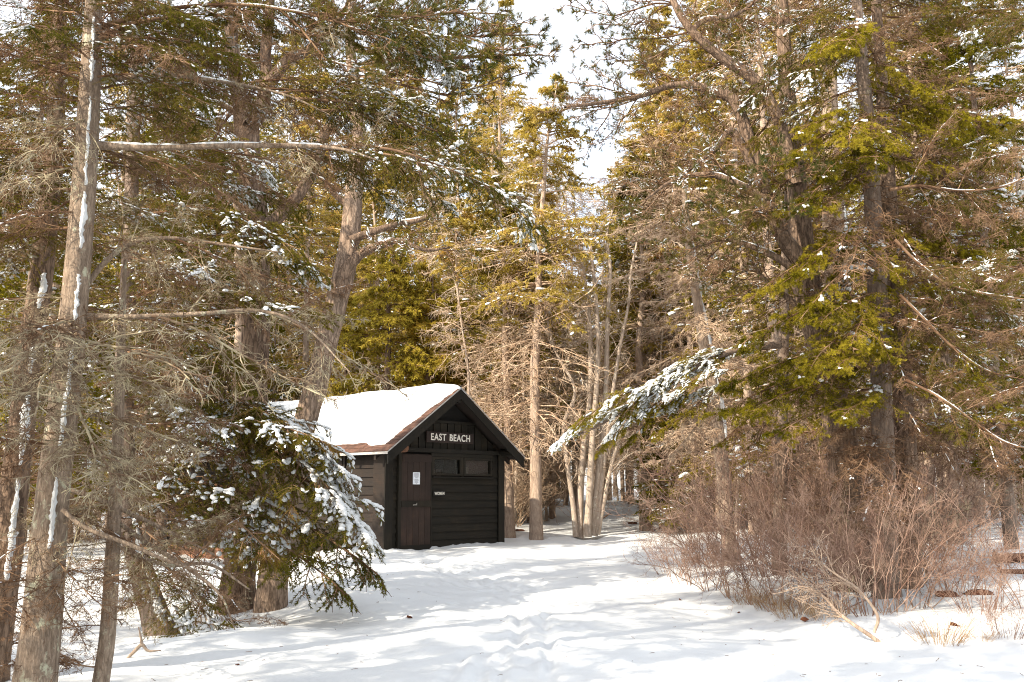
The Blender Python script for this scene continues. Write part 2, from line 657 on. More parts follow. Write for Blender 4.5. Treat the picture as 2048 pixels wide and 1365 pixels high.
for k in range(230):                                   # footprints along the trodden way
    i = rng0.integers(0, len(PATH) - 1) if k < 250 else -1
    a, b = (PATH[i], PATH[i + 1]) if i >= 0 else (PATH2[k % 3], PATH2[k % 3 + 1])
    t = rng0.random()
    cxp, cyp = a * (1 - t) + b * t + rng0.normal(0, .36, 2) * (1.0 if i >= 0 else .8)
    if cyp < 8 or cyp > 30:
        continue
    an = math.atan2(b[1] - a[1], b[0] - a[0]) + rng0.normal(0, .35)
    w = np.abs(GX - cxp) + np.abs(GY - cyp) < 1.1
    dx, dy = GX[w] - cxp, GY[w] - cyp
    u = (dx * math.cos(an) + dy * math.sin(an)) / .17
    v = (-dx * math.sin(an) + dy * math.cos(an)) / .075
    r2 = u * u + v * v
    dep = rng0.uniform(.006, .022)
    GZ[w] += -dep * np.exp(-r2 ** 1.5) + dep * .45 * np.exp(-((np.sqrt(r2) - 1.6) / .4) ** 2)
for (ax, ay, bx, by, wd, dep) in [(-.35, 8, -.22, 10.3, .06, .05), (-.18, 8.4, -.05, 10.2, .05, .035), (.3, 8.6, .42, 11.2, .05, .045),
                                  (.05, 10.4, .12, 12.6, .05, .05), (.36, 10.4, .40, 12.5, .05, .045), (-.7, 8.2, -.45, 10, .05, .03)]:
    d = segdist(GX, GY, np.array([[ax, ay], [bx, by]]))
    GZ += (-dep * np.exp(-(d / wd) ** 2) + dep * .4 * np.exp(-((d - wd * 2.2) / wd) ** 2)) * (.6 + .4 * lump)
ny, nx = GX.shape
idx = np.arange(ny * nx).reshape(ny, nx)
gf = np.stack([idx[:-1, :-1], idx[:-1, 1:], idx[1:, 1:], idx[1:, :-1]], -1).reshape(-1, 4)
mk('snow_ground', build('snow_ground', [(np.stack([GX, GY, GZ], -1), gf, 0, True)], [M['ground_snow']]), kind='structure')

# ------------------------------------------------------------------ cabin
C0 = Vector((-2.52, 20.0, 0.0))
CANG = math.atan2(.731, .682)
CM = Matrix.Translation(C0) @ Matrix.Rotation(CANG, 4, 'Z')
cabin = mk('cabin', None, label='dark brown wooden cabin with a snow covered gable roof under the trees', cat='cabin')
cabin.matrix_world = CM
CW, CL = 3.4, 8.7           # front width, depth
OV, EV = .38, .26           # gable and eave overhangs
ZE = 2.44                   # roof edge height at the eave
SL = math.tan(math.radians(35.2))
ZR = ZE + (CW / 2 + EV) * SL


def cpart(name, parts, mats, parent=None, label=None, smooth=False):
    pp = []
    for p in parts:
        pp += [(p[0], p[1], p[3] if len(p) > 3 else 0, smooth)]
        if len(p) > 2 and p[2] is not None:
            pp += [(p[0], p[2], p[3] if len(p) > 3 else 0, smooth)]
    o = mk(name, build(name, pp, mats), parent or cabin)
    if label:
        o['label'] = label
    return o


def B(*a):
    v, f = box(*a)
    return (v, f)


def roofz(x):
    return ZE + (min(x + EV, CW + EV - x)) * SL


# sheathing walls (dark, behind the boards)
rp = [(0.02, .28), (CW - .02, .28), (CW - .02, 2.50), (CW / 2, roofz(CW / 2) - .16), (.02, 2.50)]
v_, f_, c_ = prism(rp, 'y', .035, .06)
# the front sheathing keeps its window opening: three pieces
cpart('wall', [B(.02, CW - .02, .035, .06, .25, 1.98), B(.02, 1.2, .035, .06, 1.98, 2.40), B(3.03, CW - .02, .035, .06, 1.98, 2.40)], [M['dark']])
gp = [(.02, 2.40), (CW - .02, 2.40), (CW - .02, roofz(CW - .02) - .13), (CW / 2, roofz(CW / 2) - .13), (.02, roofz(.02) - .13)]
v_, f_, c_ = prism(gp, 'y', .06, .085)
cpart('gable_wall', [(v_, f_), (v_, c_)], [M['dark']])
cpart('wall', [B(.035, .06, .06, CL, .15, 2.52)], [M['dark']])
cpart('wall', [B(CW - .06, CW - .02, .09, CL, .2, 2.52)], [M['cabin_side_shaded']])
v_, f_, c_ = prism([(x, z if z > 1 else .15) for x, z in gp], 'y', CL - .06, CL - .02)
cpart('wall', [(v_, f_), (v_, c_), B(.06, CW - .06, CL - .058, CL - .022, .15, 2.42)], [M['cabin_side_shaded']])
# sill plank under the siding
cpart('sill_plank', [B(.03, CW - .03, -.012, .035, .33, .53)], [M['raw_wood']])
cpart('sill_plank', [B(-.012, .035, .06, CL, -.05, .36)], [M['raw_wood']])


def clap(x0, x1, z0, h, thick=.026):
    """A bevelled clapboard on the front wall, thick at the bottom edge."""
    v = np.array([[x0, .034, z0], [x1, .034, z0], [x1, .034 - thick - .012, z0], [x0, .034 - thick - .012, z0],
                  [x0, .034, z0 + h], [x1, .034, z0 + h], [x1, .034 - .008, z0 + h], [x0, .034 - .008, z0 + h]])
    f = np.array([[0, 3, 2, 1], [4, 5, 6, 7], [3, 7, 6, 2], [0, 1, 5, 4], [0, 4, 7, 3], [1, 2, 6, 5]])
    return v, f


random.seed(4)
for i in range(9):
    z0 = .52 + i * .163
    h = .163 if i < 8 else 1.955 - z0
    cpart('siding_board', [clap(1.24, 3.225, z0, h + .012, .026 + random.uniform(-.003, .004))], [M['cabin_front']])
for i in range(12):
    z0 = .52 + i * .163
    cpart('siding_board', [clap(.172, .30, z0, min(.175, 2.47 - z0))], [M['cabin_front']])
    if z0 > 1.9:
        cpart('siding_board', [clap(3.06, 3.225, z0, min(.175, 2.47 - z0))], [M['cabin_front']])


def clapside(y0, y1, z0, h, thick=.028):
    v, f = clap(y0, y1, z0, h, thick)
    return v[:, [1, 0, 2]], f[:, ::-1]


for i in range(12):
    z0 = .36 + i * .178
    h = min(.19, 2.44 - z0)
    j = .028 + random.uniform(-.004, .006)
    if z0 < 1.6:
        cpart('siding_board', [clapside(.36, 4.3 + .0 * i, z0, h, j)], [M['cabin_side_shaded']])
        cpart('siding_board', [clapside(4.303, CL - .17, z0, h, j * .95)], [M['cabin_side_shaded']])
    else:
        cpart('siding_board', [clapside(.36, 1.28, z0, h, j)], [M['cabin_side_shaded']])
        cpart('siding_board', [clapside(3.4, CL - .17, z0, h, j)], [M['cabin_side_shaded']])
# the long shuttered opening high on the side wall
sh = cpart('shutter', [B(-.02, .03, 1.36, 3.34, 1.62, 2.42)], [M['cabin_side_shaded']])
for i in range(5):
    cpart('plank', [B(-.036, -.021, 1.37 + i * .393, 1.37 + i * .393 + .387, 1.63, 2.41)], [M['cabin_side_shaded']], sh)
cpart('side_trim', [B(-.03, .034, 1.285, 1.35, 1.6, 2.44)], [M['cabin_side_shaded']])
# corner boards
cpart('corner_board', [B(-.028, .17, -.03, -.005, .30, 2.5)], [M['cabin_trim']])
cpart('corner_board', [B(-.032, -.004, -.004, .34, .24, 2.46)], [M['cabin_side_shaded']])
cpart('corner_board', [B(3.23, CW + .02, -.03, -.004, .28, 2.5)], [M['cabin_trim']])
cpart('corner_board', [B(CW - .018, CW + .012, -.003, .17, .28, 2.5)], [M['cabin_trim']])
cpart('corner_board', [B(-.03, 0, CL - .168, CL + .03, .0, 2.46)], [M['cabin_side_shaded']])
# beams on the front
cpart('beam', [B(.172, 3.229, -.048, .03, 2.475, 2.56)], [M['cabin_trim']])
cpart('beam', [B(1.25, 2.5, -.02, .055, 3.11, 3.16)], [M['cabin_trim']])
for i in range(16):                                     # upright boards and battens in the gable
    x0 = .07 + i * .205
    x1 = min(x0 + .184, CW - .06)
    za = lambda x: min(roofz(x) - .15, 3.108)
    z0 = 2.562
    if za(x0) < z0 + .02 and za(x1) < z0 + .02:
        continue
    poly = [(x0, z0), (x1, z0), (x1, max(za(x1), z0 + .001)), (x0, max(za(x0), z0 + .001))]
    if x0 < CW / 2 < x1 and za(CW / 2) < 3.1:
        poly.insert(3, (CW / 2, za(CW / 2)))
    v_, f_, c_ = prism(poly, 'y', .02 + .006 * (i % 2), .058)
    cpart('gable_board', [(v_, f_), (v_, c_)], [M['cabin_front']])
# door
door = mk('door', None, cabin)
for i in range(5):
    x0 = .40 + i * .16
    cpart('plank', [B(x0 + .003, x0 + .157, -.026, -.004, .46, 2.43)], [M['cabin_door']], door)
for (a, b) in ((.462, .60), (1.36, 1.485), (2.27, 2.41)):
    cpart('rail', [B(.404, 1.196, -.040, -.027, a, b)], [M['cabin_door'] if a > 2 else M['cabin_trim']], door)
cpart('latch', [B(.70, .80, -.056, -.042, 1.395, 1.41), B(.79, .80, -.057, -.041, 1.411, 1.44), B(.70, .712, -.066, -.043, 1.385, 1.394)], [M['steel']], door)
cpart('door_jamb', [B(.305, .385, -.052, .03, .40, 2.473)], [M['cabin_trim']])
cpart('door_jamb', [B(1.203, 1.238, -.030, .03, .40, 2.473)], [M['cabin_trim']])
# windows
for n, (x0, x1) in enumerate(((1.24, 2.09), (2.155, 3.02))):
    w_ = mk('window', None, cabin)
    fr = .05
    cpart('frame', [B(x0, x0 + fr, -.03, .045, 2.005, 2.395), B(x1 - fr, x1, -.03, .045, 2.005, 2.395),
                    B(x0 + fr, x1 - fr, -.029, .044, 2.005, 2.05), B(x0 + fr, x1 - fr, -.029, .044, 2.345, 2.395)], [M['cabin_trim']], w_)
    cpart('pane', [B(x0 + fr, x1 - fr, .012, .016, 2.05, 2.345)], [M['glass']], w_)
    if n == 0:
        cpart('mullion', [B(x0 + .35, x0 + .37, .017, .03, 2.05, 2.345), B(x0 + .70, x0 + .73, .017, .03, 2.05, 2.345)], [M['cabin_trim']], w_)
        cpart('far_light_block', [B(x0 + .06, x0 + .2, .5, .51, 2.0, 2.13), B(x0 + .5, x0 + .55, .5, .51, 2.0, 2.15), B(x0 + .58, x0 + .73, .5, .51, 2.0, 2.15)], [M['curtain']], w_)  # coloured blocks stand in for light seen through the cabin
    else:
        cpart('curtain', [B(x0 + .04, x1 - .03, .05, .056, 2.0, 2.39)], [M['curtain']], w_)
        cpart('far_light_block', [B(x0 + .07, x0 + .2, .04, .046, 2.06, 2.2)], [mat_plain('painted_light', (.13, .095, .085), .8)], w_)  # paler block painted as far light, in front of the curtain
cpart('window_post', [B(2.093, 2.152, -.02, .03, 1.985, 2.40)], [M['cabin_trim']])
cpart('window_sill', [B(1.24, 3.05, -.06, .03, 1.955, 1.985)], [M['cabin_trim']])
cpart('header', [B(1.24, 3.05, -.026, .03, 2.40, 2.472)], [M['cabin_trim']])
cpart('interior_dark', [B(.1, 3.3, 1.2, 1.22, .5, 2.5), B(.1, 3.3, .1, 1.2, 1.2, 1.22)], [M['dark']])  # dark sheets stand in for the shade inside the cabin
# roof: deck panels, barge boards, drip edges, rafter tails
Y0, Y1 = -OV, CL + OV
for sgn in (0, 1):
    pts = [(-EV, ZE - .05), (CW / 2, ZR - .05), (CW / 2, ZR), (-EV, ZE)]
    if sgn:
        pts = [(CW - x, z) for x, z in pts][::-1]
    v_, f_, c_ = prism(pts, 'y', Y0 + .03, Y1)
    cpart('roof_deck', [(v_, f_), (v_, c_)], [M['deck']])
    pts = [(-EV - .005, ZE - .235), (-EV - .005, ZE - .005), (CW / 2 + (.0 if sgn else -.002), ZR - .004), (CW / 2 + (.0 if sgn else -.002), ZR - .215)]
    if sgn:
        pts = [(CW - x, z) for x, z in pts][::-1]
    v_, f_, c_ = prism(pts, 'y', Y0 - .012, Y0 + .028)
    cpart('barge_board', [(v_, f_), (v_, c_)], [M['cabin_trim']])
    v_, f_, c_ = prism(pts, 'y', Y1 + .002, Y1 + .04)
    cpart('barge_board', [(v_, f_), (v_, c_)], [M['cabin_trim']])
    pts = [(-EV - .03, ZE - .018), (-EV - .03, ZE + .012), (CW / 2 + (.002 if sgn else 0), ZR + .030), (CW / 2 + (.002 if sgn else 0), ZR + .004)]
    if sgn:
        pts = [(CW - x, z) for x, z in pts][::-1]
    v_, f_, c_ = prism(pts, 'y', Y0 - .022, Y0 - .013)
    cpart('drip_edge', [(v_, f_), (v_, c_)], [M['drip']])
    x = -EV - .028 if not sgn else CW + EV + .02
    cpart('drip_edge', [B(x, x + .008, Y0 - .012, Y1, ZE - .045, ZE + .004)], [M['drip']])
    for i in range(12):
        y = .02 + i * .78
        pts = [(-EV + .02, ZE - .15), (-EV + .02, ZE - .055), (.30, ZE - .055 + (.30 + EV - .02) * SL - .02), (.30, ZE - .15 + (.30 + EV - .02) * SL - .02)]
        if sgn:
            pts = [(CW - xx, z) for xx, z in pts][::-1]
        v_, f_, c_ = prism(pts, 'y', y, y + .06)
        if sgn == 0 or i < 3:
            cpart('rafter_tail', [(v_, f_), (v_, c_)], [M['cabin_side_shaded']])
cpart('ridge_beam', [B(CW / 2 - .045, CW / 2 + .045, Y0 + .03, .0, ZR - .30, ZR - .11)], [M['cabin_trim']])
th = np.linspace(0, 2 * np.pi, 11)[:-1]
for x, lab in ((.26, 'weathered red brown log end under the gable corner'), (CW - .04, None)):
    P_ = np.array([[[x, -.30 if lab else -.33, 2.53], [x, .02, 2.53]]])
    v_, f_ = tubes(P_, np.array([[.085, .085]]), 10)
    cpart('log_end', [(v_, f_), (v_, np.array([[*range(10)], [*range(10, 20)]]))], [M['raw_wood'] if lab else M['cabin_trim']], label=lab, smooth=False)
P_ = resample([[CW - .12, -.33, 2.60], [CW - .03, -.34, 2.635], [CW + .06, -.34, 2.60], [CW + .085, -.335, 2.5]], 12)[None]
v_, f_ = tubes(P_, np.array([[.005, .02, .035, .045, .045, .04, .035, .03, .028, .026, .02, .004]]), 8)
cpart('snow', [(v_, f_)], [M['snow']], smooth=True)
# shingles bared along the eave and the rake of the near slope
slope_len = (CW / 2 + EV) / math.cos(math.atan(SL))
ca, sa = math.cos(math.atan(SL)), math.sin(math.atan(SL))
shv, shf = box(0, .15, 0, .297, 0, .012)
shv[[1, 3], 2] += .008
shingle_me = build('shingle', [(shv, shf, 0, False)], [M['shingle']])
CMI = Matrix.Identity(4)


def roof_pt(t, y, lift=0.):
    """t metres up the near slope from the eave edge"""
    return Vector((-EV - .02 + t * ca - lift * sa, y, ZE + .004 + t * sa + lift * ca - .0))


for r in range(18):
    t0 = r * .13
    ncol = 30 if r < 4 else 3
    for c in range(ncol):
        y0 = Y0 - .012 + c * .3 + (.15 if r % 2 else 0) - .15
        ln = 1.
        if y0 < Y0 - .012:
            y0, ln = Y0 - .012, .5
        if y0 + .3 > Y1:
            continue
        o = mk('shingle', shingle_me, cabin)
        rm = Matrix(((ca, 0, -sa, 0), (0, 1, 0, 0), (sa, 0, ca, 0), (0, 0, 0, 1)))
        o.matrix_basis = Matrix.Translation(roof_pt(t0, y0, .001 + random.uniform(0, .005))) @ rm @ Matrix.Diagonal((1.0, ln, 1, 1))
# snow slab lying over both slopes
nq, nl = 150, 330
q = np.linspace(-1, 1, nq)[:, None]             # -1 near eave, 0 ridge, 1 far eave
l = np.linspace(0, 1, nl)[None, :]
ly = Y0 + .02 + l * (Y1 - Y0 - .04)
dist = np.abs(q) * slope_len
front_in = .11 + .19 * ss(dist, 0, slope_len * .75) + .05 * fbm(np.stack([dist * 2.5 + 0 * l, 0 * dist + 0 * l, 0 * dist + 0 * l + 3], -1), 3, 7)
eave_in = .29 + .10 * fbm(np.stack([ly * 1.3 + 0 * q, 0 * ly + 0 * q, 0 * ly + 0 * q + 9], -1), 4, 8) - .16 * ss(ly, .8, 4) + 0 * q
de = np.minimum((ly - Y0) - front_in, (slope_len - dist) - eave_in)
de = np.minimum(de, (Y1 - ly) - .05)
edge = np.clip((de + .03) / .25, 0, 1)
thick = .10 * np.sqrt(edge * (2 - edge)) + .05 * ss(de, .1, .8)
thick = thick * (1 + .2 * fbm(np.stack([ly * 1.1 + 0 * q, dist * 1.1 + 0 * l, 0 * dist + 0 * l], -1), 3, 12)) - .05 * (1 - ss(de, -.06, .0))
hx = CW / 2 + q * (slope_len * ca) + 0 * l
hz = ZR + .015 - np.sqrt((dist * sa) ** 2 + .06 ** 2) + .06 * ss(dist, .6, 0) + 0 * l
V_ = np.stack([hx + np.sign(q) * thick * sa * ss(dist, 0, .5), ly + 0 * q, hz + thick * ca], -1)
idq = np.arange(nq * nl).reshape(nq, nl)
fq = np.stack([idq[:-1, :-1], idq[1:, :-1], idq[1:, 1:], idq[:-1, 1:]], -1)
keep = (de[:-1, :-1] > -.12) & (de[1:, 1:] > -.12)
cpart('roof_snow', [(V_.reshape(-1, 3), fq[keep])], [M['snow']], smooth=True)


# signs and notice (hang on the cabin: things of their own)
def text_mesh(body, mat, w, h, depth, bold=0.):
    cu = bpy.data.curves.new('t', 'FONT')
    cu.body = body
    cu.extrude = depth
    cu.offset = bold
    cu.space_character = 1.14
    cu.space_word = 1.35
    to = bpy.data.objects.new('t', cu)
    COL.objects.link(to)
    dg = bpy.context.evaluated_depsgraph_get()
    me = bpy.data.meshes.new_from_object(to.evaluated_get(dg))
    bpy.data.objects.remove(to)
    co = np.empty(len(me.vertices) * 3, np.float32)
    me.vertices.foreach_get('co', co)
    co = co.reshape(-1, 3)
    lo, hi = co.min(0), co.max(0)
    out = np.empty_like(co)
    out[:, 0] = (co[:, 0] - lo[0]) / (hi[0] - lo[0]) * w
    out[:, 2] = (co[:, 1] - lo[1]) / (hi[1] - lo[1]) * h
    out[:, 1] = -(co[:, 2] - lo[2])
    me.vertices.foreach_set('co', out.ravel())
    me.materials.clear()
    me.materials.append(mat)
    me.update()
    me.name = 'lettering'
    return me


def onwall(name, x, y, z, label, cat):
    o = mk(name, None, label=label, cat=cat)
    o.matrix_world = CM @ Matrix.Translation((x, y, z))
    return o


s1 = onwall('sign', 1.06, -.005, 2.69, 'wide brown sign with white letters EAST BEACH in the cabin gable', 'sign')
cpart('board', [B(0, 1.37, -.03, 0, 0, .225)], [M['sign_wood']], s1)
lt = mk('lettering', text_mesh('EAST BEACH', M['letter'], 1.14, .148, .004, .02), s1)
lt.location = (.115, -.031, .042)
s2 = onwall('sign', 1.245, -.045, 1.575, 'small dark plaque reading WOMEN right of the cabin door', 'sign')
cpart('board', [B(0, .33, -.015, 0, 0, .11)], [M['dark']], s2)
lt = mk('lettering', text_mesh('WOMEN', M['letter'], .275, .064, .003, .012), s2)
lt.location = (.028, -.016, .026)
s3 = onwall('notice', .70, -.0275, 1.815, 'white paper notice pinned to the cabin door', 'notice')
cpart('sheet', [B(0, .19, -.004, 0, 0, .245)], [M['paper']], s3)
rows = []
for i, wv in enumerate([.12, .14, .13, .14, .11, .06, 0, .10, .12, .11, .08, .10, .05]):
    if wv:
        z = .222 - i * .0165
        rows.append(B(.095 - wv / 2, .095 + wv / 2, -.0055, -.0045, z - .0055, z))
cpart('print', rows, [M['print']], s3)

# ------------------------------------------------------------------ foliage library
UP = np.array([0, 0, 1.0])


def main_curve(L, n, rng, droop=.35, wob=.05, rise=.15):
    d = np.array([1, 0, rise])
    P = [np.zeros(3)]
    for i in range(1, n):
        d = d + rng.normal(0, wob, 3) - UP * droop / n
        d = d / np.linalg.norm(d)
        P.append(P[-1] + d * L / (n - 1))
    return np.array(P)


def align(P, L):
    """Rotate and scale so that the tip of the main curve lies at (L,0,0)."""
    tip = P[-1]
    x = tip / np.linalg.norm(tip)
    y = nrm(np.cross(UP, x))
    z = np.cross(x, y)
    R = np.stack([x, y, z])
    return (P @ R.T) * (L / np.linalg.norm(tip))


def sphere_dirs(k=9, m=6):
    ph = np.linspace(-np.pi / 2, np.pi / 2, m)
    th = np.arange(k) * 2 * np.pi / k
    d = np.stack([np.cos(ph)[:, None] * np.cos(th), np.cos(ph)[:, None] * np.sin(th), np.sin(ph)[:, None] + 0 * th], -1)
    ix = np.arange(m * k).reshape(m, k)
    f = np.stack([ix[:-1], np.roll(ix, -1, 1)[:-1], np.roll(ix, -1, 1)[1:], ix[1:]], -1).reshape(-1, 4)
    return d.reshape(-1, 3), f


SPH = sphere_dirs()


def clumps(P, rng, cover, rmin, rmax, per=6, t_lo=.2, freq=3., flat=.42, elong=1.7, seed=None):
    """Lumps of snow resting on the twigs P, gathered in patches; cover 0..1 is the share of the twigs buried."""
    n = len(P)
    t = rng.uniform(t_lo, 1., (n, per))
    p, T = at(P, t)
    p, T = p.reshape(-1, 3), T.reshape(-1, 3)
    keep = (vnoise(p * freq, int(rng.integers(0, 999)) if seed is None else seed) * .5 + .5 + .07 * rng.normal(0, 1, len(p))) < cover
    p, T = p[keep], T[keep]
    if not len(p):
        return np.zeros((0, 3)), np.zeros((0, 4), int)
    r = rmin + (rmax - rmin) * rng.random(len(p)) ** 2
    T = T * np.array([1, 1, .6])
    T = nrm(T)
    lat = nrm(np.cross(T, UP))
    up = np.cross(lat, T)
    D, Fq = SPH
    amp = 1 + .42 * fbm(D[None] * 1.6 + p[:, None] * 23, 2, 3)
    z = D[:, 2]
    z = np.where(z < 0, z * .45, z)
    q = amp[..., None] * (elong * D[None, :, :1] * T[:, None] + D[None, :, 1:2] * lat[:, None] * 1.1 + flat * 1.5 * z[None, :, None] * up[:, None])
    v = p[:, None] + r[:, None, None] * q + UP * (r * flat * .55)[:, None, None]
    f = (Fq[None] + (np.arange(len(p)) * len(D))[:, None, None]).reshape(-1, 4)
    return v.reshape(-1, 3), f


def snow_blobs(P, rng, prob, rmin, rmax, lmin=.25, lmax=.9, t_lo=.15, **k):
    return clumps(P, rng, prob * .7, rmin, rmax, 3, t_lo)


LIB = {}


def lib_spruce(key, seed, needle='needle_dark', twig='twig', L=2.0, hang=.55, K=62, nl=.021, nw=.0050, dense=1., snow=.3, bare=.2, droop=.5):
    rng = np.random.default_rng(seed)
    m0 = align(main_curve(L, 14, rng, droop), L)[None]
    c = int(32 * dense)
    t = np.linspace(bare * .6, .97, c)[None] + rng.normal(0, .01, (1, c))
    ln = L * (.07 + .34 * np.clip(1 - t, 0, 1) ** .75 * np.clip((t + .1) / .35, .35, 1)) * rng.uniform(.7, 1.2, t.shape)
    s0 = spawn(m0, t, ln, .95, 8, rng, roll=.3, droop=.35, wob=.08)
    c2 = 9
    t2 = np.linspace(.14, .95, c2)[None] + rng.normal(0, .03, (len(s0), c2))
    sl = np.repeat(ln.reshape(-1, 1), c2, 1)
    l2 = (.05 + .36 * sl * (1 - .6 * t2)) * rng.uniform(.6, 1.2, t2.shape)
    s1 = spawn(s0, t2, l2, .8, 5, rng, roll=.35, droop=hang, wob=.1)
    parts = []
    for P, R, k in ((m0, taper(1, 14, .016, .004), 5), (s0, taper(len(s0), 8, .006, .0022), 3), (s1, taper(len(s1), 5, .003, .0014), 3)):
        v, f = tubes(P, R, k)
        parts.append((v, f, 0, True))
    live = (t.reshape(-1) > bare * .8)
    liv2 = np.repeat(live, c2) & (rng.random(len(s1)) > .08)
    v, f = needles(s1[liv2], K, nl, nw, .75, rng, .05)
    parts.append((v, f, 1, False))
    v, f = needles(s0[live], int(K * 1.1), nl, nw, .75, rng, .35)
    parts.append((v, f, 1, False))
    v, f = needles(m0, int(K * 3), nl, nw, .75, rng, .6)
    parts.append((v, f, 1, False))
    me = build('bough', parts, [M[twig], M[needle]])
    sv, sf = [], []
    off = 0
    pick = s0[t.reshape(-1) > .25]
    for P, pr, a, b, n_ in ((pick, snow, .012, .028, 24), (s1[liv2], snow, .008, .018, 3), (m0, snow * 1.2, .016, .03, 40)):
        v, f = clumps(P, rng, pr, a, b, n_, .2, 2.4, seed=seed)
        sv.append((v, f, 0, True))
    sme = build('snow', sv, [M['snow']]) if sum(len(x[1]) for x in sv) else None
    LIB[key] = (me, sme, L)


def lib_fir(key, seed, needle='needle_fir', L=1.6, snow=.12, heavy=False, droop=.25, K=58):
    """Layered fir spray: blunt bottle-brush twigs in uneven tufts with gaps between them."""
    rng = np.random.default_rng(seed)
    m0 = align(main_curve(L, 12, rng, droop, .06, .1), L)[None]
    c = 30
    t = np.linspace(.16, .97, c)[None] + rng.normal(0, .012, (1, c))
    gapn = .75 + .45 * vnoise(np.stack([t[0] * 7, t[0] * 0 + seed, t[0] * 0], -1), seed)
    ln = L * (.06 + .34 * np.clip(1 - t, 0, 1) ** .8 * np.clip((t + .1) / .4, .3, 1)) * rng.uniform(.5, 1.25, t.shape) * (1. if heavy else gapn)
    s0 = spawn(m0, t, ln, .9, 7, rng, roll=.38 if not heavy else .2, droop=.5, wob=.1)
    c2 = 7
    t2 = np.linspace(.2, .95, c2)[None] + rng.normal(0, .05, (len(s0), c2))
    l2 = (.045 + .34 * np.repeat(ln.reshape(-1, 1), c2, 1) * (1 - .6 * t2)) * rng.uniform(.55, 1.25, t2.shape)
    s1 = spawn(s0, t2, l2, .8, 4, rng, roll=.4, droop=.3, wob=.1)
    parts = []
    for P, R, k in ((m0, taper(1, 12, .014, .004), 5), (s0, taper(len(s0), 7, .005, .002), 3), (s1, taper(len(s1), 4, .003, .0015), 3)):
        v, f = tubes(P, R, k)
        parts.append((v, f, 0, True))
    live = rng.random(len(s0)) < (1. if heavy else .88)
    lv1 = np.repeat(live, c2)
    tip = rng.random(len(s1)) < .38
    for P, K_, a, m in ((s1[lv1 & ~tip], K, 0., 1), (s1[lv1 & tip], K, 0., 2), (s0[live], K, .2, 1), (s0[live], K // 2, .75, 2), (m0, K * 3, .45, 1)):
        v, f = needles(P, K_, .024, .0058, .5, rng, a, 1., .25)
        parts.append((v, f, m, False))
    me = build('bough', parts, [M['twig'], M[needle], M['needle_tip']])
    sv = []
    sets = ((s0, snow, .014, .03, 9), (m0, snow * 1.5, .012, .03, 24))
    if heavy:
        sets = ((s0, .6, .016, .034, 18), (s1, .56, .010, .022, 4), (m0, .8, .024, .042, 40))
    for P, pr, a, b, n_ in sets:
        v, f = clumps(P, rng, pr, a, b, n_, .15, 2.5, seed=seed)
        sv.append((v, f, 0, True))
    sme = build('snow', sv, [M['snow']]) if sum(len(x[1]) for x in sv) else None
    LIB[key] = (me, sme, L)


def lib_pine(key, seed, L=1.5, snow=.3, K=44, tuft=.7, needle='needle_pine'):
    """Crooked pine branch, needle tufts only at the twig ends."""
    rng = np.random.default_rng(seed)
    m0 = align(main_curve(L, 12, rng, .1, .16, .1), L)[None]
    c = 13
    t = np.linspace(.2, .98, c)[None] + rng.normal(0, .02, (1, c))
    ln = L * (.10 + .30 * (1 - t)) * rng.uniform(.6, 1.3, t.shape)
    s0 = spawn(m0, t, ln, .9, 7, rng, roll=.6, droop=-.1, wob=.2, lift=.1)
    c2 = 6
    t2 = rng.uniform(.25, 1., (len(s0), c2))
    l2 = (.05 + .3 * np.repeat(ln.reshape(-1, 1), c2, 1)) * rng.uniform(.5, 1.2, t2.shape)
    s1 = spawn(s0, t2, l2, .75, 5, rng, planar=False, droop=-.2, wob=.2, lift=.15)
    parts = []
    for P, R, k in ((m0, taper(1, 12, .016, .006), 5), (s0, taper(len(s0), 7, .008, .004), 4), (s1, taper(len(s1), 5, .005, .003), 3)):
        v, f = tubes(P, R, k)
        parts.append((v, f, 0, True))
    liv = rng.random(len(s1)) < tuft
    v, f = needles(s1[liv], K, .085, .0034, 1.0, rng, .55)
    parts.append((v, f, 1, False))
    v, f = needles(s0[rng.random(len(s0)) < tuft], K, .085, .0034, 1.0, rng, .75)
    parts.append((v, f, 1, False))
    me = build('bough', parts, [M['twig'], M[needle]])
    sv = []
    for P, pr, a, b, n_ in ((s1[liv], snow, .010, .026, 4), (s0, snow, .008, .017, 8), (m0, snow * 1.4, .012, .02, 24)):
        v, f = clumps(P, rng, pr, a, b, n_, .3, 3.)
        sv.append((v, f, 0, True))
    sme = build('snow', sv, [M['snow']]) if sum(len(x[1]) for x in sv) else None
    LIB[key] = (me, sme, L)


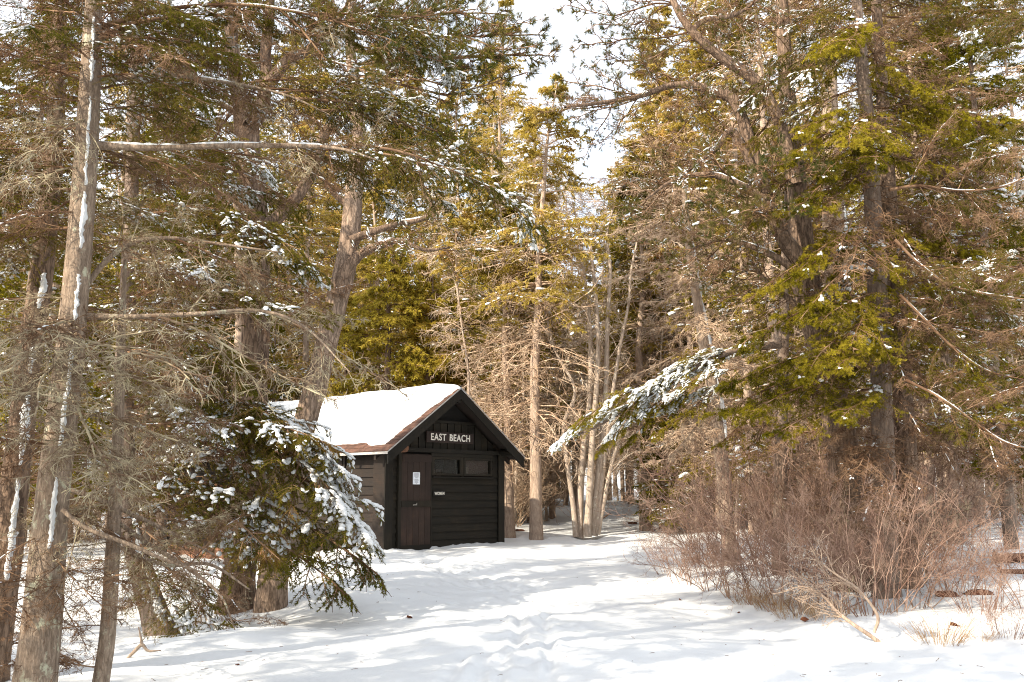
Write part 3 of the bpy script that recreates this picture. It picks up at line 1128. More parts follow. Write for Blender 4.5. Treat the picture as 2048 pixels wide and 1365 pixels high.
def lib_dead(key, seed, twig='twig', L=1.8, fine=1., curl=.3, snow=.06, r=1.):
    rng = np.random.default_rng(seed)
    m0 = align(main_curve(L, 12, rng, .35, .07, .12), L)[None]
    c = int(17 * fine)
    t = np.linspace(.12, .98, c)[None] + rng.normal(0, .02, (1, c))
    ln = L * (.08 + .34 * (1 - t) ** .8) * rng.uniform(.5, 1.25, t.shape)
    s0 = spawn(m0, t, ln, .9, 8, rng, roll=.45, droop=curl, wob=.12)
    c2 = 7
    t2 = rng.uniform(.12, .98, (len(s0), c2))
    l2 = (.05 + .36 * np.repeat(ln.reshape(-1, 1), c2, 1) * (1 - .5 * t2)) * rng.uniform(.5, 1.3, t2.shape)
    s1 = spawn(s0, t2, l2, .85, 6, rng, roll=.5, droop=curl * 1.3, wob=.2)
    c3 = 4
    t3 = rng.uniform(.15, .98, (len(s1), c3))
    l3 = (.03 + .35 * np.repeat(l2.reshape(-1, 1), c3, 1)) * rng.uniform(.5, 1.3, t3.shape)
    s2 = spawn(s1, t3, l3, .9, 4, rng, planar=False, droop=curl, wob=.25)
    parts = []
    for P, R, k in ((m0, taper(1, 12, .014 * r, .0045 * r), 5), (s0, taper(len(s0), 8, .0062 * r, .003 * r), 4),
                    (s1, taper(len(s1), 6, .0036 * r, .0022 * r), 3), (s2, taper(len(s2), 4, .0026 * r, .0014 * r), 3)):
        v, f = tubes(P, R, k)
        parts.append((v, f, 0, True))
    me = build('branch', parts, [M[twig]])
    sme = None
    if snow:
        sv = []
        for P, pr, a, b, n_ in ((s0, snow * 1.5, .006, .011, 8), (m0, .3, .010, .017, 34)):
            v, f = clumps(P, rng, pr, a, b, n_, .05, 4., .5, 2.2)
            sv.append((v, f, 0, True))
        if sum(len(x[1]) for x in sv):
            sme = build('snow', sv, [M['snow']])
    LIB[key] = (me, sme, L)


for i in range(4):
    lib_spruce('spruce%d' % i, 10 + i, snow=.2)
for i in range(3):
    lib_spruce('spruce_snowy%d' % i, 20 + i, snow=.42, hang=.95, droop=1.05)
for i in range(2):
    lib_spruce('spruce_bare%d' % i, 30 + i, snow=.14, bare=.35, dense=.9)
for i in range(4):
    lib_fir('fir%d' % i, 40 + i, snow=(.0, .0, .06, .16)[i])
for i in range(2):
    lib_fir('fir_snow%d' % i, 45 + i, snow=.36)
for i in range(2):
    lib_fir('fir_heavy%d' % i, 50 + i, heavy=True, droop=.6)
for i in range(3):
    lib_pine('pine%d' % i, 60 + i, snow=.26)
for i in range(2):
    lib_pine('pine_bare%d' % i, 65 + i, tuft=.22, snow=.24)
for i in range(3):
    lib_dead('lichen%d' % i, 70 + i, 'twig_lichen', r=1.0, snow=0)
for i in range(4):
    lib_dead('dead%d' % i, 80 + i, 'twig', fine=1.2)
for i in range(2):
    lib_dead('deadpale%d' % i, 90 + i, 'twig_back', r=1.5)

RNG = np.random.default_rng(77)
RND = random.Random(5)


def pick(kind):
    ks = [k for k in LIB if k.rstrip('0123456789') == kind]
    return LIB[ks[RND.randrange(len(ks))]]


def place(root, kind, A, Bp, name=None, roll=0., snow=True, wide=1.):
    """A bough from world point A to tip Bp, child of root (root has no rotation)."""
    me, sme, L = pick(kind)
    A, Bp = Vector(A), Vector(Bp)
    x = (Bp - A)
    ln = x.length
    x.normalize()
    y = Vector((0, 0, 1)).cross(x)
    if y.length < .05:
        y = Vector((0, 1, 0))
    y.normalize()
    z = x.cross(y)
    R = Matrix((x, y, z)).transposed().to_4x4() @ Matrix.Rotation(roll, 4, 'X')
    s = ln / L
    o = mk(name or me.name.split('.')[0], me, root, kind='stuff' if me.name.startswith('branch') else None)
    o.matrix_basis = Matrix.Translation(A - root.location) @ R @ Matrix.Diagonal((s, s * wide, s * (1 + wide) / 2, 1))
    if sme and snow:
        mk('snow', sme, o, kind='stuff')
    return o


# ------------------------------------------------------------------ trunks
def trunk_parts(pts, rad, k=20, m=90, relief=.06, seed=0, flare=.35, fz=6., mat=0, cap=False):
    P = resample(pts, m)
    R = resample(np.asarray(rad, float)[:, None], m)[:, 0].clip(.002)
    seg = np.concatenate([[0], np.cumsum(np.linalg.norm(np.diff(P, axis=0), axis=1))])
    R = R * (1 + flare * np.exp(-seg / (R[0] * 2.2 + 1e-6)))
    v, f = tubes(P[None], R[None], k)
    v = v.reshape(m, k, 3)
    d = v - P[:, None]
    th = np.arange(k) * 2 * np.pi / k
    q = np.stack([np.cos(th)[None] * 2.6 + 0 * seg[:, None], np.sin(th)[None] * 2.6 + 0 * seg[:, None], seg[:, None] * fz * .35 + 0 * th[None]], -1)
    n = 1 - np.abs(fbm(q, 3, seed)) * 1.6
    lump = fbm(np.stack([np.cos(th)[None] + 0 * seg[:, None], np.sin(th)[None] + 0 * seg[:, None], seg[:, None] * 1.1 + 0 * th[None]], -1), 2, seed + 5)
    v = P[:, None] + d * (1 + relief * n + .06 * lump)[..., None]
    return (v.reshape(-1, 3), f, mat, True), P, R


def trunk_snow(P, R, spans, az, seed, width=.28):
    """Wind-plastered snow strips along one side of a trunk."""
    rng = np.random.default_rng(seed)
    out = []
    m = len(P)
    for (a, b, w) in spans:
        n = 26
        t = np.linspace(a, b, n) * (m - 1)
        i = np.minimum(t.astype(int), m - 2)
        f = (t - i)[:, None]
        p = P[i] * (1 - f) + P[i + 1] * f
        r = R[i]
        T = nrm(P[i + 1] - P[i])
        d0 = np.array([math.cos(az), math.sin(az), 0])
        lat = nrm(np.cross(T, d0))
        d = nrm(np.cross(lat, T))
        s = np.linspace(-1, 1, 9)
        wob = fbm(np.stack([np.arange(n) * .35, np.full(n, a * 50.), np.zeros(n)], -1), 3, seed)
        hw = w * np.sin(np.linspace(.03, .97, n) * np.pi) ** .4 * (1 + .35 * wob)
        ph = s[None] * hw[:, None] + .07 * fbm(np.stack([np.arange(n) * .22, np.full(n, a * 31.), np.ones(n)], -1), 2, seed)[:, None]
        edge_ = np.random.default_rng(seed + int(a * 999)).normal(0, 1, (n, 9)) * .05
        ph = ph + edge_ * (np.abs(s[None]) > .6)
        h = (1 - np.abs(s[None]) ** 2.2) * .036 * (1 + .5 * wob[:, None] + 2.2 * edge_) * np.sin(np.linspace(.0, 1, n) * np.pi)[:, None] ** .5 - .012 * (np.abs(s[None]) > .98)
        rr = r[:, None] * 1.07 + h
        v = p[:, None] + rr[..., None] * (np.cos(ph)[..., None] * d[:, None] + np.sin(ph)[..., None] * np.cross(T, d)[:, None])
        ix = np.arange(n * 9).reshape(n, 9)
        out.append((v.reshape(-1, 3), np.stack([ix[:-1, :-1], ix[:-1, 1:], ix[1:, 1:], ix[1:, :-1]], -1).reshape(-1, 4), 0, True))
    return out


def px_line(pts, Y):
    """[(px,py[,Y])] to world points; Y the default distance."""
    return np.array([W(p[0], p[1], p[2] if len(p) > 2 else Y) for p in pts])


def hero(name, base_px, pts, Y, widths, label, cat, bark, k=26, m=130, relief=.06, seed=1, group=None, snow=None, az=-1.1, fz=6., extend=3.5):
    """A tree whose trunk follows photo points; widths are photo pixels."""
    P = px_line(pts, Y)
    rad = [w * .5 * p[1] / F for w, p in zip(widths, P)]
    b = P[0].copy()
    gz = g1(b[0], b[1])
    if b[2] > gz - .05:
        b = np.array([b[0] - (P[1][0] - b[0]) * .15, b[1], gz - .15])
        P = np.vstack([b, P])
        rad = [rad[0]] + rad
    if extend:
        d = nrm(P[-1] - P[-2])
        for j, q in enumerate((.33, .66, 1.)):
            P = np.vstack([P, P[-1] + d * extend / 3 + np.array([.05, .02, 0]) * j])
            rad.append(rad[-1] * (.75, .6, .3)[j])
    root = mk(name, None, loc=Vector((P[0][0], P[0][1], gz)), label=label, cat=cat, group=group)
    off = np.array(root.location)
    tp, PP, RR = trunk_parts(P - off, rad, k, m, relief, seed, fz=fz)
    mk('trunk', build('trunk', [tp], [M[bark]]), root)
    if snow:
        for piece in trunk_snow(PP, RR, snow, az, seed):
            mk('snow', build('snow', [piece], [M['snow']]), root)
    return root, PP + off, RR


def limb(root, pts, Y, widths, bark, k=10, m=40, relief=.05, seed=3, name='limb', snow=None, az=0):
    P = px_line(pts, Y)
    rad = [w * .5 * p[1] / F for w, p in zip(widths, P)]
    off = np.array(root.location)
    tp, PP, RR = trunk_parts(P - off, rad, k, m, relief, seed, flare=.1, fz=8)
    o = mk(name, build(name, [tp], [M[bark]]), root)
    if snow:
        n = len(PP)
        sv = []
        for a, b in snow:
            seg = PP[int(a * (n - 1)):max(int(b * (n - 1)), int(a * (n - 1)) + 4) + 1]
            rs = RR[int(a * (n - 1)):int(a * (n - 1)) + len(seg)]
            rg = np.random.default_rng(int(seed + a * 100))
            q = resample(seg, 16)
            r_ = np.interp(np.linspace(0, 1, 16), np.linspace(0, 1, len(rs)), rs)
            prof = np.sin(np.linspace(.03, .97, 16) * np.pi) ** .4 * (1 + .2 * rg.normal(0, 1, 16)).clip(.6, 1.4)
            v, f = tubes((q + UP * (r_ * .75)[:, None])[None], (r_ * .62 * prof + .004)[None], 8)
            sv.append((v, f, 0, True))
        for piece in sv:
            mk('snow', build('snow', [piece], [M['snow']]), o)
    return PP + off


def clothe(root, P, kinds, n, t0, t1, lmin, lmax, up=.25):
    for i in range(n):
        t = t0 + (t1 - t0) * (i + RND.random()) / n
        T = nrm(along(P, min(t + .03, 1.)) - along(P, t - .03))
        q = np.array([RND.gauss(0, 1), RND.gauss(0, 1), RND.gauss(0, .7)])
        d = nrm(T * .5 + nrm(np.cross(T, q)) + UP * RND.gauss(0, up))
        place(root, RND.choice(kinds), along(P, t), along(P, t) + d * RND.uniform(lmin, lmax) * (1.1 - .4 * t), None, RND.uniform(-.3, .3))


def along(P, t):
    x = np.clip(t, 0, 1) * (len(P) - 1)
    i = min(int(x), len(P) - 2)
    return P[i] + (P[i + 1] - P[i]) * (x - i)


def near_py(P, py):
    """Trunk point that shows at photo row py."""
    d = P[:, 1] * 0
    Y = P[:, 1]
    z = P[:, 2]
    k = (z - EYE) / Y
    # invert the row of each point
    v = (k * CP - SP) / (CP + k * SP)
    row = 682.5 - v * F
    return P[np.argmin(np.abs(row - py))]


def scatter(root, P, kind, n, t0, t1, lmin, lmax, pitch=(-.25, .15), az=(0, 2 * math.pi), taperlen=True, name=None, snow=True):
    for i in range(n):
        t = t0 + (t1 - t0) * (i + RND.random()) / n
        a = RND.uniform(*az)
        L = RND.uniform(lmin, lmax)
        pz = RND.uniform(*pitch)
        A = along(P, t)
        Bp = A + np.array([math.cos(a) * math.cos(pz), math.sin(a) * math.cos(pz), math.sin(pz)]) * L
        if np.hypot(Bp[0], Bp[1]) < 2.5:
            continue
        place(root, kind, A, Bp, name, RND.uniform(-.25, .25), snow)


def aimed(root, P, items, Y, snow=True, skip=0):
    """items: (kind, trunk row or start px, tip px, tip py, tip distance offset[, width])"""
    for n_, it in enumerate(items):
        if skip and it[0] == 'fir' and n_ % skip == skip - 1:
            continue
        kind, s, tx, ty, dY = it[:5]
        if skip and kind == 'fir' and not isinstance(s, tuple) and s < 190 and tx < 1640:
            kind = 'spruce'
        A = near_py(P, s) if not isinstance(s, tuple) else W(s[0], s[1], s[2] if len(s) > 2 else Y)
        Bp = W(tx, ty, A[1] + dY)
        place(root, kind, A, Bp, None, RND.uniform(-.15, .15), snow, it[5] if len(it) > 5 else 1.)


LIMBS = []
# ---- near left spruce with lichen branches
A, PA, RA = hero('spruce_tree', None, [(62, 1420), (78, 1300), (105, 1000), (140, 700), (163, 440), (178, 200), (186, 20)], 7.6, [76, 70, 62, 54, 49, 42, 34],
                 'big spruce at the left edge with a straight grey trunk streaked by snow', 'spruce tree', 'bark_lichen', seed=2, k=36, m=200, relief=.035,
                 snow=[(.27, .315, .15), (.335, .40, .14), (.42, .455, .16), (.475, .52, .19), (.525, .60, .15), (.615, .655, .2), (.655, .69, .14)], az=-1.05, fz=9)
LIMBS.append(('A', limb(A, [(172, 290), (300, 296), (450, 292), (600, 292), (690, 300, 7.4), (780, 330, 7.3)], 7.6, [18, 13, 12, 10, 6, 2], 'bark_lichen', snow=[(.03, .3), (.33, .5), (.58, .7)], seed=11)))
LIMBS.append(('A', limb(A, [(182, 165), (320, 150), (450, 165), (570, 190), (660, 230)], 7.7, [12, 9, 7, 5, 2], 'bark_lichen', snow=[(.4, .55)], seed=17)))
LIMBS.append(('A', limb(A, [(186, 60), (330, 20), (480, 10), (620, 30), (720, 60)], 7.7, [12, 9, 7, 5, 2], 'twig', snow=[(.5, .75)], seed=18)))
LIMBS.append(('A', limb(A, [(150, 632), (260, 634), (400, 628), (520, 622), (610, 655, 7.2), (700, 745, 7.0)], 7.6, [15, 11, 9, 7, 5, 2], 'bark_lichen', seed=12)))
LIMBS.append(('A', limb(A, [(170, 575), (215, 520), (270, 484), (350, 477), (450, 490), (560, 505)], 7.7, [12, 11, 10, 8, 6, 3], 'bark_lichen', seed=13)))
LIMBS.append(('A', limb(A, [(180, 90), (230, 60), (300, 40), (380, 30)], 7.6, [10, 9, 7, 4], 'twig', seed=14)))
LIMBS.append(('A', limb(A, [(120, 975), (200, 1000), (330, 1060), (430, 1110)], 7.9, [10, 9, 7, 3], 'bark_lichen', seed=15)))
LIMBS.append(('A', limb(A, [(125, 1020), (170, 1055), (260, 1090), (330, 1120), (420, 1150)], 7.4, [9, 9, 8, 6, 3], 'bark_lichen', seed=16)))
aimed(A, PA, [
    ('lichen', (300, 632), 640, 790, -.6), ('lichen', (520, 622), 800, 780, -.3), ('lichen', 640, -60, 690, -1.0),
    ('lichen', 600, -90, 610, -.6), ('lichen', (450, 628), 720, 640, .2), ('lichen', 700, 60, 860, -1.4), 
    ('lichen', 660, 380, 760, -1.2), ('lichen', 740, -40, 800, -1.0), ('lichen', 640, 20, 740, -1.6), 
    ('lichen', 780, 250, 1000, -1.3),
    ('lichen', 900, 330, 930, -.6), ('lichen', 820, 400, 900, -.8), ('lichen', 870, 300, 1010, -.9), ('lichen', 720, 350, 800, -.9), 
    ('dead', (250, 296), 520, 440, .2), ('dead', (330, 296), 600, 420, .4), ('dead', (420, 296), 700, 390, .2), ('dead', (260, 500), 480, 620, .3), ('dead', (350, 478), 640, 600, .3),
    ('dead', 260, -30, 420, -.3), ('dead', 300, -80, 300, .3), ('dead', 200, -60, 180, -.8), ('lichen', 210, -70, 260, -.4), ('lichen', 240, 40, 330, -1.0), 
    ('dead', 150, -80, 80, -.5), ('spruce', 120, 40, 60, -1.2), ('dead', 100, 380, 130, -.8), ('spruce', 160, 420, 210, -.5), ('dead', 140, 520, 120, .3), 
    ('spruce', 60, 300, -20, -.6), ('dead', 30, -40, 10, .3), ('spruce', 90, 460, 40, .3), ('dead', 380, -60, 520, .4), ('dead', 420, -40, 470, -.7), ('lichen', 330, -40, 400, -.9),
    ('dead', 1010, 310, 1140, .4), ('dead', 1100, 230, 1240, -.6), ('dead', 1060, -60, 1180, -.5), ('dead', 1140, 180, 1310, -.3), ('dead', 1180, -40, 1240, -1.0),
    ('spruce', (620, 292), 905, 420, .3), ('spruce', (650, 300), 1010, 385, -.2), ('spruce_snowy', (760, 296, 7.2), 1095, 470, .1), ('spruce', (560, 292), 800, 430, .8),
    ('spruce', (590, 197, 7.7), 960, 330, .2), ('spruce_snowy', (560, 187, 7.7), 900, 250, .4), ('spruce', (640, 222, 7.7), 1000, 320, .6), ('spruce', (600, 292, 7.6), 840, 350, .3),
    ('spruce', (480, 170, 7.7), 780, 190, .4), ('spruce', (420, 160, 7.7), 700, 260, .6), ('spruce', (520, 178, 7.7), 820, 260, .2), ('spruce', (640, 295, 7.5), 930, 340, .3), ('spruce', (500, 290, 7.6), 760, 360, .6),
    ('spruce', (560, 20, 7.7), 860, 120, .3), ('spruce_snowy', (620, 30, 7.7), 920, 160, .3), ('spruce', (480, 10, 7.7), 760, 110, .5), ('spruce', (680, 45, 7.7), 980, 110, .4), ('spruce', (420, 14, 7.7), 680, 90, .3),
    ('pine', (620, 30, 7.7), 880, 40, .2), ('pine', (700, 55, 7.7), 900, 130, .1), ('pine', (560, 20, 7.7), 760, 150, -.2), ('pine', (640, 35, 7.7), 800, 90, -.3), ('pine', (660, 40, 7.7), 940, 20, .3),
    ('dead', (360, 150, 7.7), 600, 250, .2), ('dead', (450, 165, 7.7), 720, 300, .3), ('dead', (400, 15, 7.7), 600, 130, .2), ('dead', (520, 15, 7.7), 720, 180, .2),
    ('spruce', (330, 150, 7.7), 540, 240, .9), ('spruce', (260, 40, 7.6), 470, 120, .9), ('spruce', 120, 360, 190, .8), ('spruce', 300, 330, 380, 1.2), ('spruce', 260, -40, 330, 1.0), ('spruce', 150, 20, 220, 1.0),
    ('spruce', 230, 420, 250, .6), ('spruce', 180, 440, 180, .9), ('spruce_bare', 60, 380, 130, -.6), ('spruce_bare', 40, 500, 150, .4), ('spruce_bare', 90, 500, 130, -.4),
    ('spruce_bare', 10, 420, 60, -.7), ('spruce_bare', 20, 560, 60, .4), ('spruce_bare', 130, -60, 160, -.9), ('spruce', 380, -60, 440, .9), ('spruce', 460, -50, 540, 1.2), ('spruce', 350, -60, 360, .5),
], 7.6)
scatter(A, PA, 'dead', 9, .12, .62, .5, 1.5, (-.5, .1))
scatter(A, PA, 'spruce_bare', 8, .74, .99, 1.0, 1.8, (-.3, .2))
scatter(A, PA, 'spruce', 20, .72, .99, 1.0, 1.9, (-.4, .1))
scatter(A, PA, 'dead', 12, .6, .98, 1.0, 2.0, (-.3, .2), az=(1.2, 4.9))

# ---- trunk at the very edge
Bt, PB, RB = hero('spruce_tree', None, [(-20, 1330), (10, 1130), (38, 900), (60, 700), (85, 540), (105, 330), (118, 120), (120, 0)], 8.8, [62, 56, 50, 46, 42, 36, 30, 26],
                  'brown trunked spruce cut by the left frame edge behind the big grey trunk', 'spruce tree', 'bark_pine', seed=5, m=150, relief=.04,
                  snow=[(.17, .25, .25), (.26, .32, .3), (.34, .37, .25), (.41, .45, .25)], az=-.9)
scatter(Bt, PB, 'dead', 15, .1, .7, .7, 1.8, (-.4, .1))
scatter(Bt, PB, 'lichen', 10, .2, .6, .6, 1.4, (-.4, .1), az=(3.2, 6.2))
scatter(Bt, PB, 'spruce', 12, .3, .95, 1.0, 1.8, (-.35, .1))

# ---- thin leaning stem
Ct, PC, RC = hero('spruce_tree', None, [(200, 1375), (215, 1270), (226, 1100), (234, 920), (240, 760), (246, 620), (250, 520)], 7.9, [30, 30, 27, 24, 19, 12, 6],
                  'thin young spruce stem with pale lichen patches leaning beside the big left trunk', 'spruce tree', 'bark_lichen', seed=8, k=22, m=120, relief=.03, extend=0)
scatter(Ct, PC, 'dead', 12, .2, .98, .4, 1.1, (-.5, .2))
scatter(Ct, PC, 'lichen', 7, .4, .9, .4, .9, (-.5, .2))
LIMBS.append(('Ct', limb(Ct, [(228, 1040), (300, 1090), (380, 1140), (440, 1190), (470, 1260)], 7.9, [8, 9, 7, 5, 2], 'bark_lichen', seed=25)))
LIMBS.append(('Ct', limb(Ct, [(226, 1090), (330, 1130), (420, 1130), (500, 1180)], 8.2, [8, 7, 6, 3], 'bark_lichen', seed=26)))

# ---- spruce whose snowy boughs hang in front of the cabin
hb = hit(322, 1270)
D, PD, RD = hero('spruce_tree', None, [(322, 1275), (300, 1200), (262, 1060), (250, 900), (248, 740), (256, 580), (262, 420), (268, 240), (272, 60)], float(hb[1]), [50, 44, 40, 38, 35, 32, 28, 24, 20],
                 'leaning spruce at the bank whose snow laden dark boughs hang before the cabin', 'spruce tree', 'bark_spruce', seed=9, m=140,
                 snow=[(.11, .2, .3), (.21, .26, .25)], az=-.75)
YD = float(hb[1])
LIMBS.append(('D', limb(D, [(250, 706), (285, 703), (320, 712), (360, 709), (395, 718), (430, 728)], YD - .5, [9, 9, 8, 8, 6, 3], 'peeled', seed=27)))
aimed(D, PD, [
    ('spruce_snowy', 820, 695, 960, -.8), ('spruce_snowy', 860, 650, 895, -.9), ('spruce_snowy', 880, 640, 880, -1.3), ('spruce_snowy', 930, 750, 1090, -1.0),
    ('spruce_snowy', 960, 755, 1150, -1.1), ('spruce_snowy', 1000, 690, 1190, -1.4), ('spruce_snowy', 870, 700, 1030, -1.0), 
    ('spruce', 980, 560, 1120, -1.7), 
    ('spruce', 1080, 430, 1280, -1.3), ('spruce', 1120, 400, 1300, -1.0), 
    ('spruce', 760, 540, 830, -1.0), ('spruce_snowy', 720, 530, 740, -.8), ('spruce', 700, 500, 770, -1.2), ('spruce', 740, 420, 860, -1.5), ('spruce', 800, 560, 900, -.6),
    ('spruce_snowy', 480, 640, 540, -.8), ('spruce', 440, 600, 500, -1.0), ('spruce', 420, 530, 460, -1.0), ('spruce', 560, 660, 630, -.6), ('spruce', 600, 560, 620, -1.2),
    ('spruce', 520, 500, 600, -1.3), ('spruce', 640, 480, 720, -1.2), ('spruce_snowy', 340, 540, 350, -.8), ('spruce', 310, 500, 300, -1.0), ('spruce', 330, 420, 370, -1.3),
    ('spruce', 230, 430, 290, -.9), ('spruce', 200, 420, 200, -.6), ('spruce_snowy', 380, 620, 420, .2), ('spruce', 460, 420, 560, -1.4),
    ('spruce', 480, 60, 540, -.6), ('spruce', 500, 20, 520, .4), ('spruce', 420, 40, 460, .3), ('spruce', 340, 60, 400, -.3), ('spruce_bare', 160, 420, 130, -.6), ('spruce_bare', 80, 430, 50, -.5),
    ('dead', 640, 90, 760, -.3), ('dead', 700, 440, 800, -1.4), ('dead', 820, 480, 930, -1.2), ('dead', 560, 460, 640, -1.4), ('dead', 940, 480, 1060, -1.2),
    ('dead', 1050, 430, 1180, -1.2), ('dead', 1150, 480, 1260, -.7), ('dead', 860, 110, 980, -.3), ('dead', 960, 120, 1080, .4),
], YD)
scatter(D, PD, 'dead', 13, .16, .7, .7, 1.7, (-.45, .1))
scatter(D, PD, 'spruce', 18, .5, .9, 1.0, 2.0, (-.4, .05), az=(.3, 4.2))
scatter(D, PD, 'spruce', 20, .74, .99, .8, 1.5, (-.3, .2))

# ---- the two pines before the cabin
e1 = hit(478, 1150)
E1, PE1, RE1 = hero('pine_tree', None, [(476, 1160), (488, 1050), (500, 900), (510, 700), (514, 520), (508, 400), (497, 300), (492, 240), (478, 190), (466, 120), (462, 20)], 14.6,
                    [58, 56, 54, 52, 50, 48, 46, 44, 30, 26, 22], 'dark deep barked pine left of the cabin forking high up', 'pine tree', 'bark_pine', seed=21, k=44, m=220, relief=.13, fz=5,
                    extend=2.5)
LIMBS.append(('E1', limb(E1, [(497, 250), (520, 228), (530, 170), (532, 100), (538, 40), (545, -60)], 14.5, [34, 30, 26, 22, 20, 14], 'bark_pine', 14, 60, .1, 31)))
LIMBS.append(('E1', limb(E1, [(532, 175), (552, 150), (580, 115), (610, 104), (650, 70), (690, 20), (720, -50)], 14.4, [24, 22, 20, 17, 13, 10, 7], 'bark_pine', 12, 50, .1, 32)))
LIMBS.append(('E1', limb(E1, [(492, 245), (468, 225), (440, 205), (420, 195)], 14.4, [16, 13, 10, 6], 'bark_pine', 10, 30, .08, 33, snow=[(.3, .9)])))
LIMBS.append(('E1', limb(E1, [(515, 470), (550, 440), (590, 400), (632, 330), (650, 268), (690, 238), (750, 232), (800, 250)], 14.3, [28, 27, 24, 22, 20, 17, 13, 7], 'bark_pine', 12, 60, .1, 34)))
LIMBS.append(('E1', limb(E1, [(505, 420), (440, 380), (380, 330), (340, 280)], 14.5, [18, 14, 10, 5], 'bark_pine', 10, 40, .08, 35, snow=[(.2, .6)])))
aimed(E1, PE1, [
    ('pine', (650, 70), 780, 30, .3), ('pine', (690, 20), 850, 60, .2), ('pine', (690, 20), 930, 0, .4), ('pine', (610, 104), 700, 60, -.5), ('pine', (650, 70), 720, -20, -.5),
    ('pine_bare', (560, 150), 640, 200, -.6), ('pine_bare', (610, 104), 690, 160, .5), ('pine_bare', (750, 232), 840, 280, .3), ('pine_bare', (690, 238), 760, 190, -.4), ('pine_bare', (800, 250), 880, 230, .2),
    ('pine_bare', (440, 205), 360, 160, -.4), ('pine_bare', (470, 120), 400, 60, .3), ('pine', (538, 40), 480, -40, -.4), ('pine', (538, 40), 600, -40, .3), ('pine_bare', (380, 330), 310, 250, .3),
    ('pine_bare', (515, 600), 600, 560, -.5), ('pine_bare', 640, 440, 600, -.5), ('pine', (462, 20), 380, -30, -.4), ('pine', (532, 100), 610, 30, -.6),
], 14.4)
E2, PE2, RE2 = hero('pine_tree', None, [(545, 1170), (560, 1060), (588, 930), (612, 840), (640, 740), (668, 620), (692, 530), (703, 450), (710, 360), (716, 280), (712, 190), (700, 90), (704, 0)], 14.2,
                    [50, 47, 45, 43, 42, 42, 42, 38, 33, 28, 24, 20, 18], 'bent pine with sunlight put into its bark leaning right before the cabin roof', 'pine tree', 'bark_pine_lit', seed=22, k=44, m=220,
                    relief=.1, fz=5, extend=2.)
LIMBS.append(('E2', limb(E2, [(676, 590), (690, 545), (722, 508), (770, 488), (800, 482), (850, 500), (900, 495)], 14.0, [26, 25, 20, 15, 11, 7, 4], 'bark_pine', 12, 50, .1, 36, snow=[(.45, .6)])))
LIMBS.append(('E2', limb(E2, [(700, 480), (740, 466), (790, 450), (840, 440), (868, 425), (850, 385), (838, 330), (842, 300)], 14.0, [17, 15, 12, 10, 9, 8, 6, 3], 'bark_pine', 12, 50, .1, 37, snow=[(.32, .45)])))
LIMBS.append(('E2', limb(E2, [(706, 420), (670, 390), (640, 350), (610, 330)], 14.4, [14, 11, 8, 4], 'bark_pine', 10, 30, .08, 38)))
LIMBS.append(('E2', limb(E2, [(712, 330), (760, 300), (830, 290), (900, 320)], 14.0, [14, 12, 9, 5], 'bark_pine', 10, 30, .08, 39, snow=[(.2, .5)])))
aimed(E2, PE2, [
    ('pine_bare', (850, 500), 960, 520, .3), ('pine_bare', (800, 482), 900, 440, -.3), ('pine_bare', (840, 440), 930, 480, .3), ('pine', (842, 300), 900, 240, .2), ('pine_bare', (838, 330), 900, 370, -.4),
    ('pine_bare', (900, 495), 980, 470, .2), ('pine', (900, 320), 1000, 300, .2), ('pine_bare', (760, 300), 840, 240, -.4), ('pine', 60, 800, 20, .2), ('pine', 100, 810, 100, -.3), ('pine', 150, 830, 150, .3),
    ('pine', 30, 760, -60, .3), ('pine', 190, 850, 190, -.2), ('pine', 60, 650, -30, -.4), ('pine', 20, 880, -30, .5), ('pine', 130, 900, 80, .4), ('pine_bare', (640, 350), 570, 300, .3),
    ('pine_bare', 560, 620, 470, .2), ('pine_bare', 660, 560, 640, .3), ('pine', 90, 960, 140, .6), ('pine', 60, 1060, 70, .5), ('pine', 100, 1080, 110, .3), ('pine', 40, 1010, 30, .4), ('pine', 130, 1000, 120, .2), ('pine', 20, 960, -20, .3), ('pine', 90, 930, 60, -.3),
    ('pine_bare', 160, 960, 200, .2), ('pine', 150, 1040, 150, .4), ('pine', 70, 900, 110, -.4), ('pine', (900, 60, 14), 1095, 90, .1), ('pine', (900, 20, 14), 1080, 40, .1),
], 14.0)

# pine sprays reaching in from above, close to the camera
scatter(E2, PE2, 'pine', 10, .82, .99, 1.2, 2.0, (-.2, .4))
scatter(E1, PE1, 'pine', 10, .82, .99, 1.2, 2.0, (-.2, .4))

# ---- right side: pine with two leaders
Gt, PG, RG = hero('pine_tree', None, [(1706, 1190), (1700, 1060), (1688, 940), (1668, 800), (1640, 680), (1618, 600), (1604, 500), (1596, 400), (1584, 280), (1572, 160), (1566, 40)], 13.8,
                  [60, 58, 56, 54, 54, 54, 50, 40, 34, 28, 24], 'dark ridged pine rising out of the shrubs on the right', 'pine tree', 'bark_pine', seed=41, k=44, m=220, relief=.12, fz=5,
                  extend=2.5)
LIMBS.append(('Gt', limb(Gt, [(1606, 530), (1558, 462), (1528, 375), (1502, 292), (1472, 208), (1438, 186), (1392, 173), (1340, 172), (1280, 192), (1210, 205), (1130, 215, 12.4)], 13., [34, 30, 26, 25, 24, 21, 18, 14, 11, 8, 5],
     'bark_pine', 14, 90, .1, 42, snow=[(.02, .16), (.3, .4)])))
LIMBS.append(('Gt', limb(Gt, [(1590, 370), (1560, 250), (1516, 168), (1464, 128), (1426, 100), (1384, 62), (1350, 10), (1330, -60)], 12.8, [26, 25, 24, 22, 20, 17, 14, 11], 'bark_pine', 14, 70, .1, 43, snow=[(.3, .45), (.5, .6)])))
LIMBS.append(('Gt', limb(Gt, [(1532, 390), (1482, 290), (1460, 262), (1430, 300), (1390, 330), (1340, 372)], 12.9, [17, 15, 13, 11, 9, 5], 'bark_pine', 10, 50, .08, 44, snow=[(.1, .3), (.4, .7)])))
